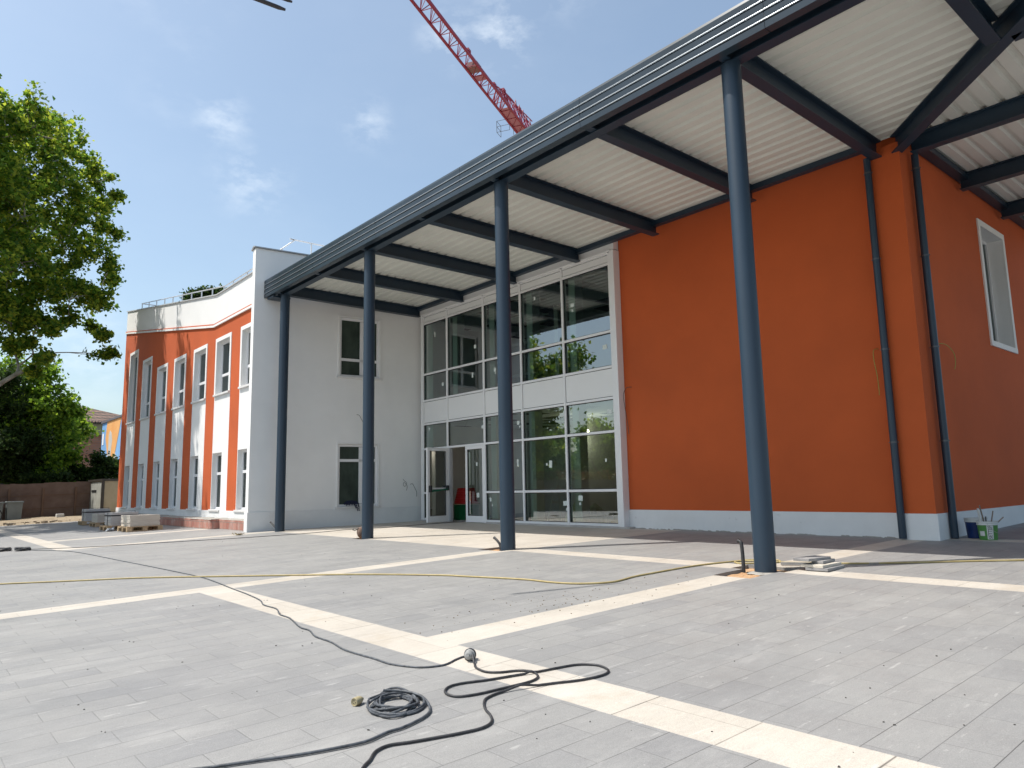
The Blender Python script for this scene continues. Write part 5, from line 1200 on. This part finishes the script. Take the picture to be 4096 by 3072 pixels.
# dark jacket thrown over the sill
def jk():
    q = MB(); n = 14; m_ = 9; pts = {}
    for i in range(n+1):
        for j in range(m_+1):
            u = i/n; v = j/m_; a = 2.62+.40*u; th = v
            d_ = .10-.24*th; z = .62+.10*math.sin(u*math.pi)**.5*(1-th*.8)+.022*math.sin(i*2.1+j*1.3)-(.20*max(0, th-.55)/.45)*(1 if u > .55 else .15)*min(1, (u-.5)*4 if u > .55 else 1)
            pts[i, j] = putW(a+.012*math.sin(j*2+i), d_+.012*math.sin(i*3.0), z)
    for i in range(n):
        for j in range(m_): q.quad(pts[i, j], pts[i+1, j], pts[i+1, j+1], pts[i, j+1])
    o = q.build('jacket', mat('dark_navy_cloth', (.010, .012, .032), .9, c2=(.02, .024, .08), vscale=9), None, smooth=True)
    s_ = o.modifiers.new('thick', 'SOLIDIFY'); s_.thickness = .03; s2 = o.modifiers.new('sub', 'SUBSURF'); s2.levels = 1; s2.render_levels = 1
    tag(o, 'dark blue jacket thrown over the sill of the ground floor window', 'jacket')
jk()
# ------------------------------------------------------------------ things seen through the entrance glass
t = thing('drum', 'green plastic drum standing inside the open doorway', 'drum', (-17.25, 12.95, FL))
q = MB(); pr = [(0, 0)]
for k in range(14): pr += [(.36, .03*k), (.375, .03*k+.015)]
pr += [(.36, .43), (0, .43)]
q.lathe(pr, 28, Matrix.Translation((-17.25, 12.95, FL))); q.build('body', GREEN, t, smooth=True)
q = MB(); q.lathe([(0, .44), (.40, .44), (.40, .46), (0, .46)], 28, Matrix.Translation((-17.25, 12.95, FL))); q.build('lid', WOOD, t)
q = MB()
for k in range(9): q.tube([(-17.25+(.33-.012*k)*math.cos(a), 12.95+(.33-.012*k)*math.sin(a), FL+.49+.05*k) for a in [i*math.pi/12 for i in range(25)]], .03, 8, False)
tag(q.build('conduit_coil', RED, None, smooth=True), 'red conduit coil stacked on the green drum inside the doorway', 'conduit coil')
q = MB(); q.bar((-13.95, 13.1, FL), (-13.75, 13.3, FL+1.1), .05, .025); q.bar((-13.95, 13.6, FL), (-13.75, 13.35, FL+1.1), .05, .025)
for z in (.25, .5, .75): q.bar((-13.91, 13.14+z*.15, FL+z), (-13.91, 13.56-z*.15, FL+z), .03, .02)
tag(q.build('step_ladder', ALU, None), 'small white stepladder behind the glass beside the third column', 'ladder')
q = MB(); T = Matrix.Translation((-12.45, 12.75, FL))
q.lathe([(.34, 0), (.33, .15), (.26, .33), (.13, .46), (.04, .60), (0, .62)], 11, T); q.lathe([(.27, 0), (.26, .2), (.15, .38), (0, .50)], 9, Matrix.Translation((-12.0, 12.85, FL)))
tag(q.build('plastic_sheet', mat('pale_green_sheet', (.45, .52, .33), .5, c2=(.55, .62, .42), vscale=6), None), 'heap of pale green plastic sheeting behind the glass', 'sheeting')
q = MB(); q.box(-11.3, -10.7, 12.6, 13.1, FL, FL+.10); q.box(-11.25, -10.75, 12.65, 13.05, FL+.10, FL+.26); q.bar((-11.3, 13.0, FL+.3), (-10.8, 12.8, FL+.95), .10, .03)
tag(q.build('timber_pile', WOOD, None), 'pile of boards behind the glass in the bottom right pane', 'timber')

# the lit bulb that shows through the right hand ground floor pane
t = thing('hanging_bulb', 'small lit bulb hanging behind the right hand ground floor panes', 'lamp', (-13.6, 14.4, 2.93))
q = MB(); q.tube([(-13.6, 14.4, 2.93), (-13.6, 14.4, 2.52)], .006, 6); q.build('flex', BLACKG, t)
bm_ = bpy.data.materials.new('lit_bulb'); bm_.use_nodes = True; bb_ = bm_.node_tree.nodes['Principled BSDF']; bb_.inputs['Emission Color'].default_value = (1, .82, .55, 1); bb_.inputs['Emission Strength'].default_value = 14
q = MB(); q.lathe([(0, 2.38), (.022, 2.39), (.036, 2.42), (.034, 2.46), (.018, 2.50), (.014, 2.53)], 16, Matrix.Translation((-13.6, 14.4, 0))); q.build('bulb', bm_, t, smooth=True)
pl_ = bpy.data.lights.new('bulb_light', 'POINT'); pl_.energy = 7; pl_.color = (1, .86, .66); pl_.shadow_soft_size = .05
po = bpy.data.objects.new('bulb_light', pl_); COL.objects.link(po); po.location = (-13.6, 14.4, 2.33)
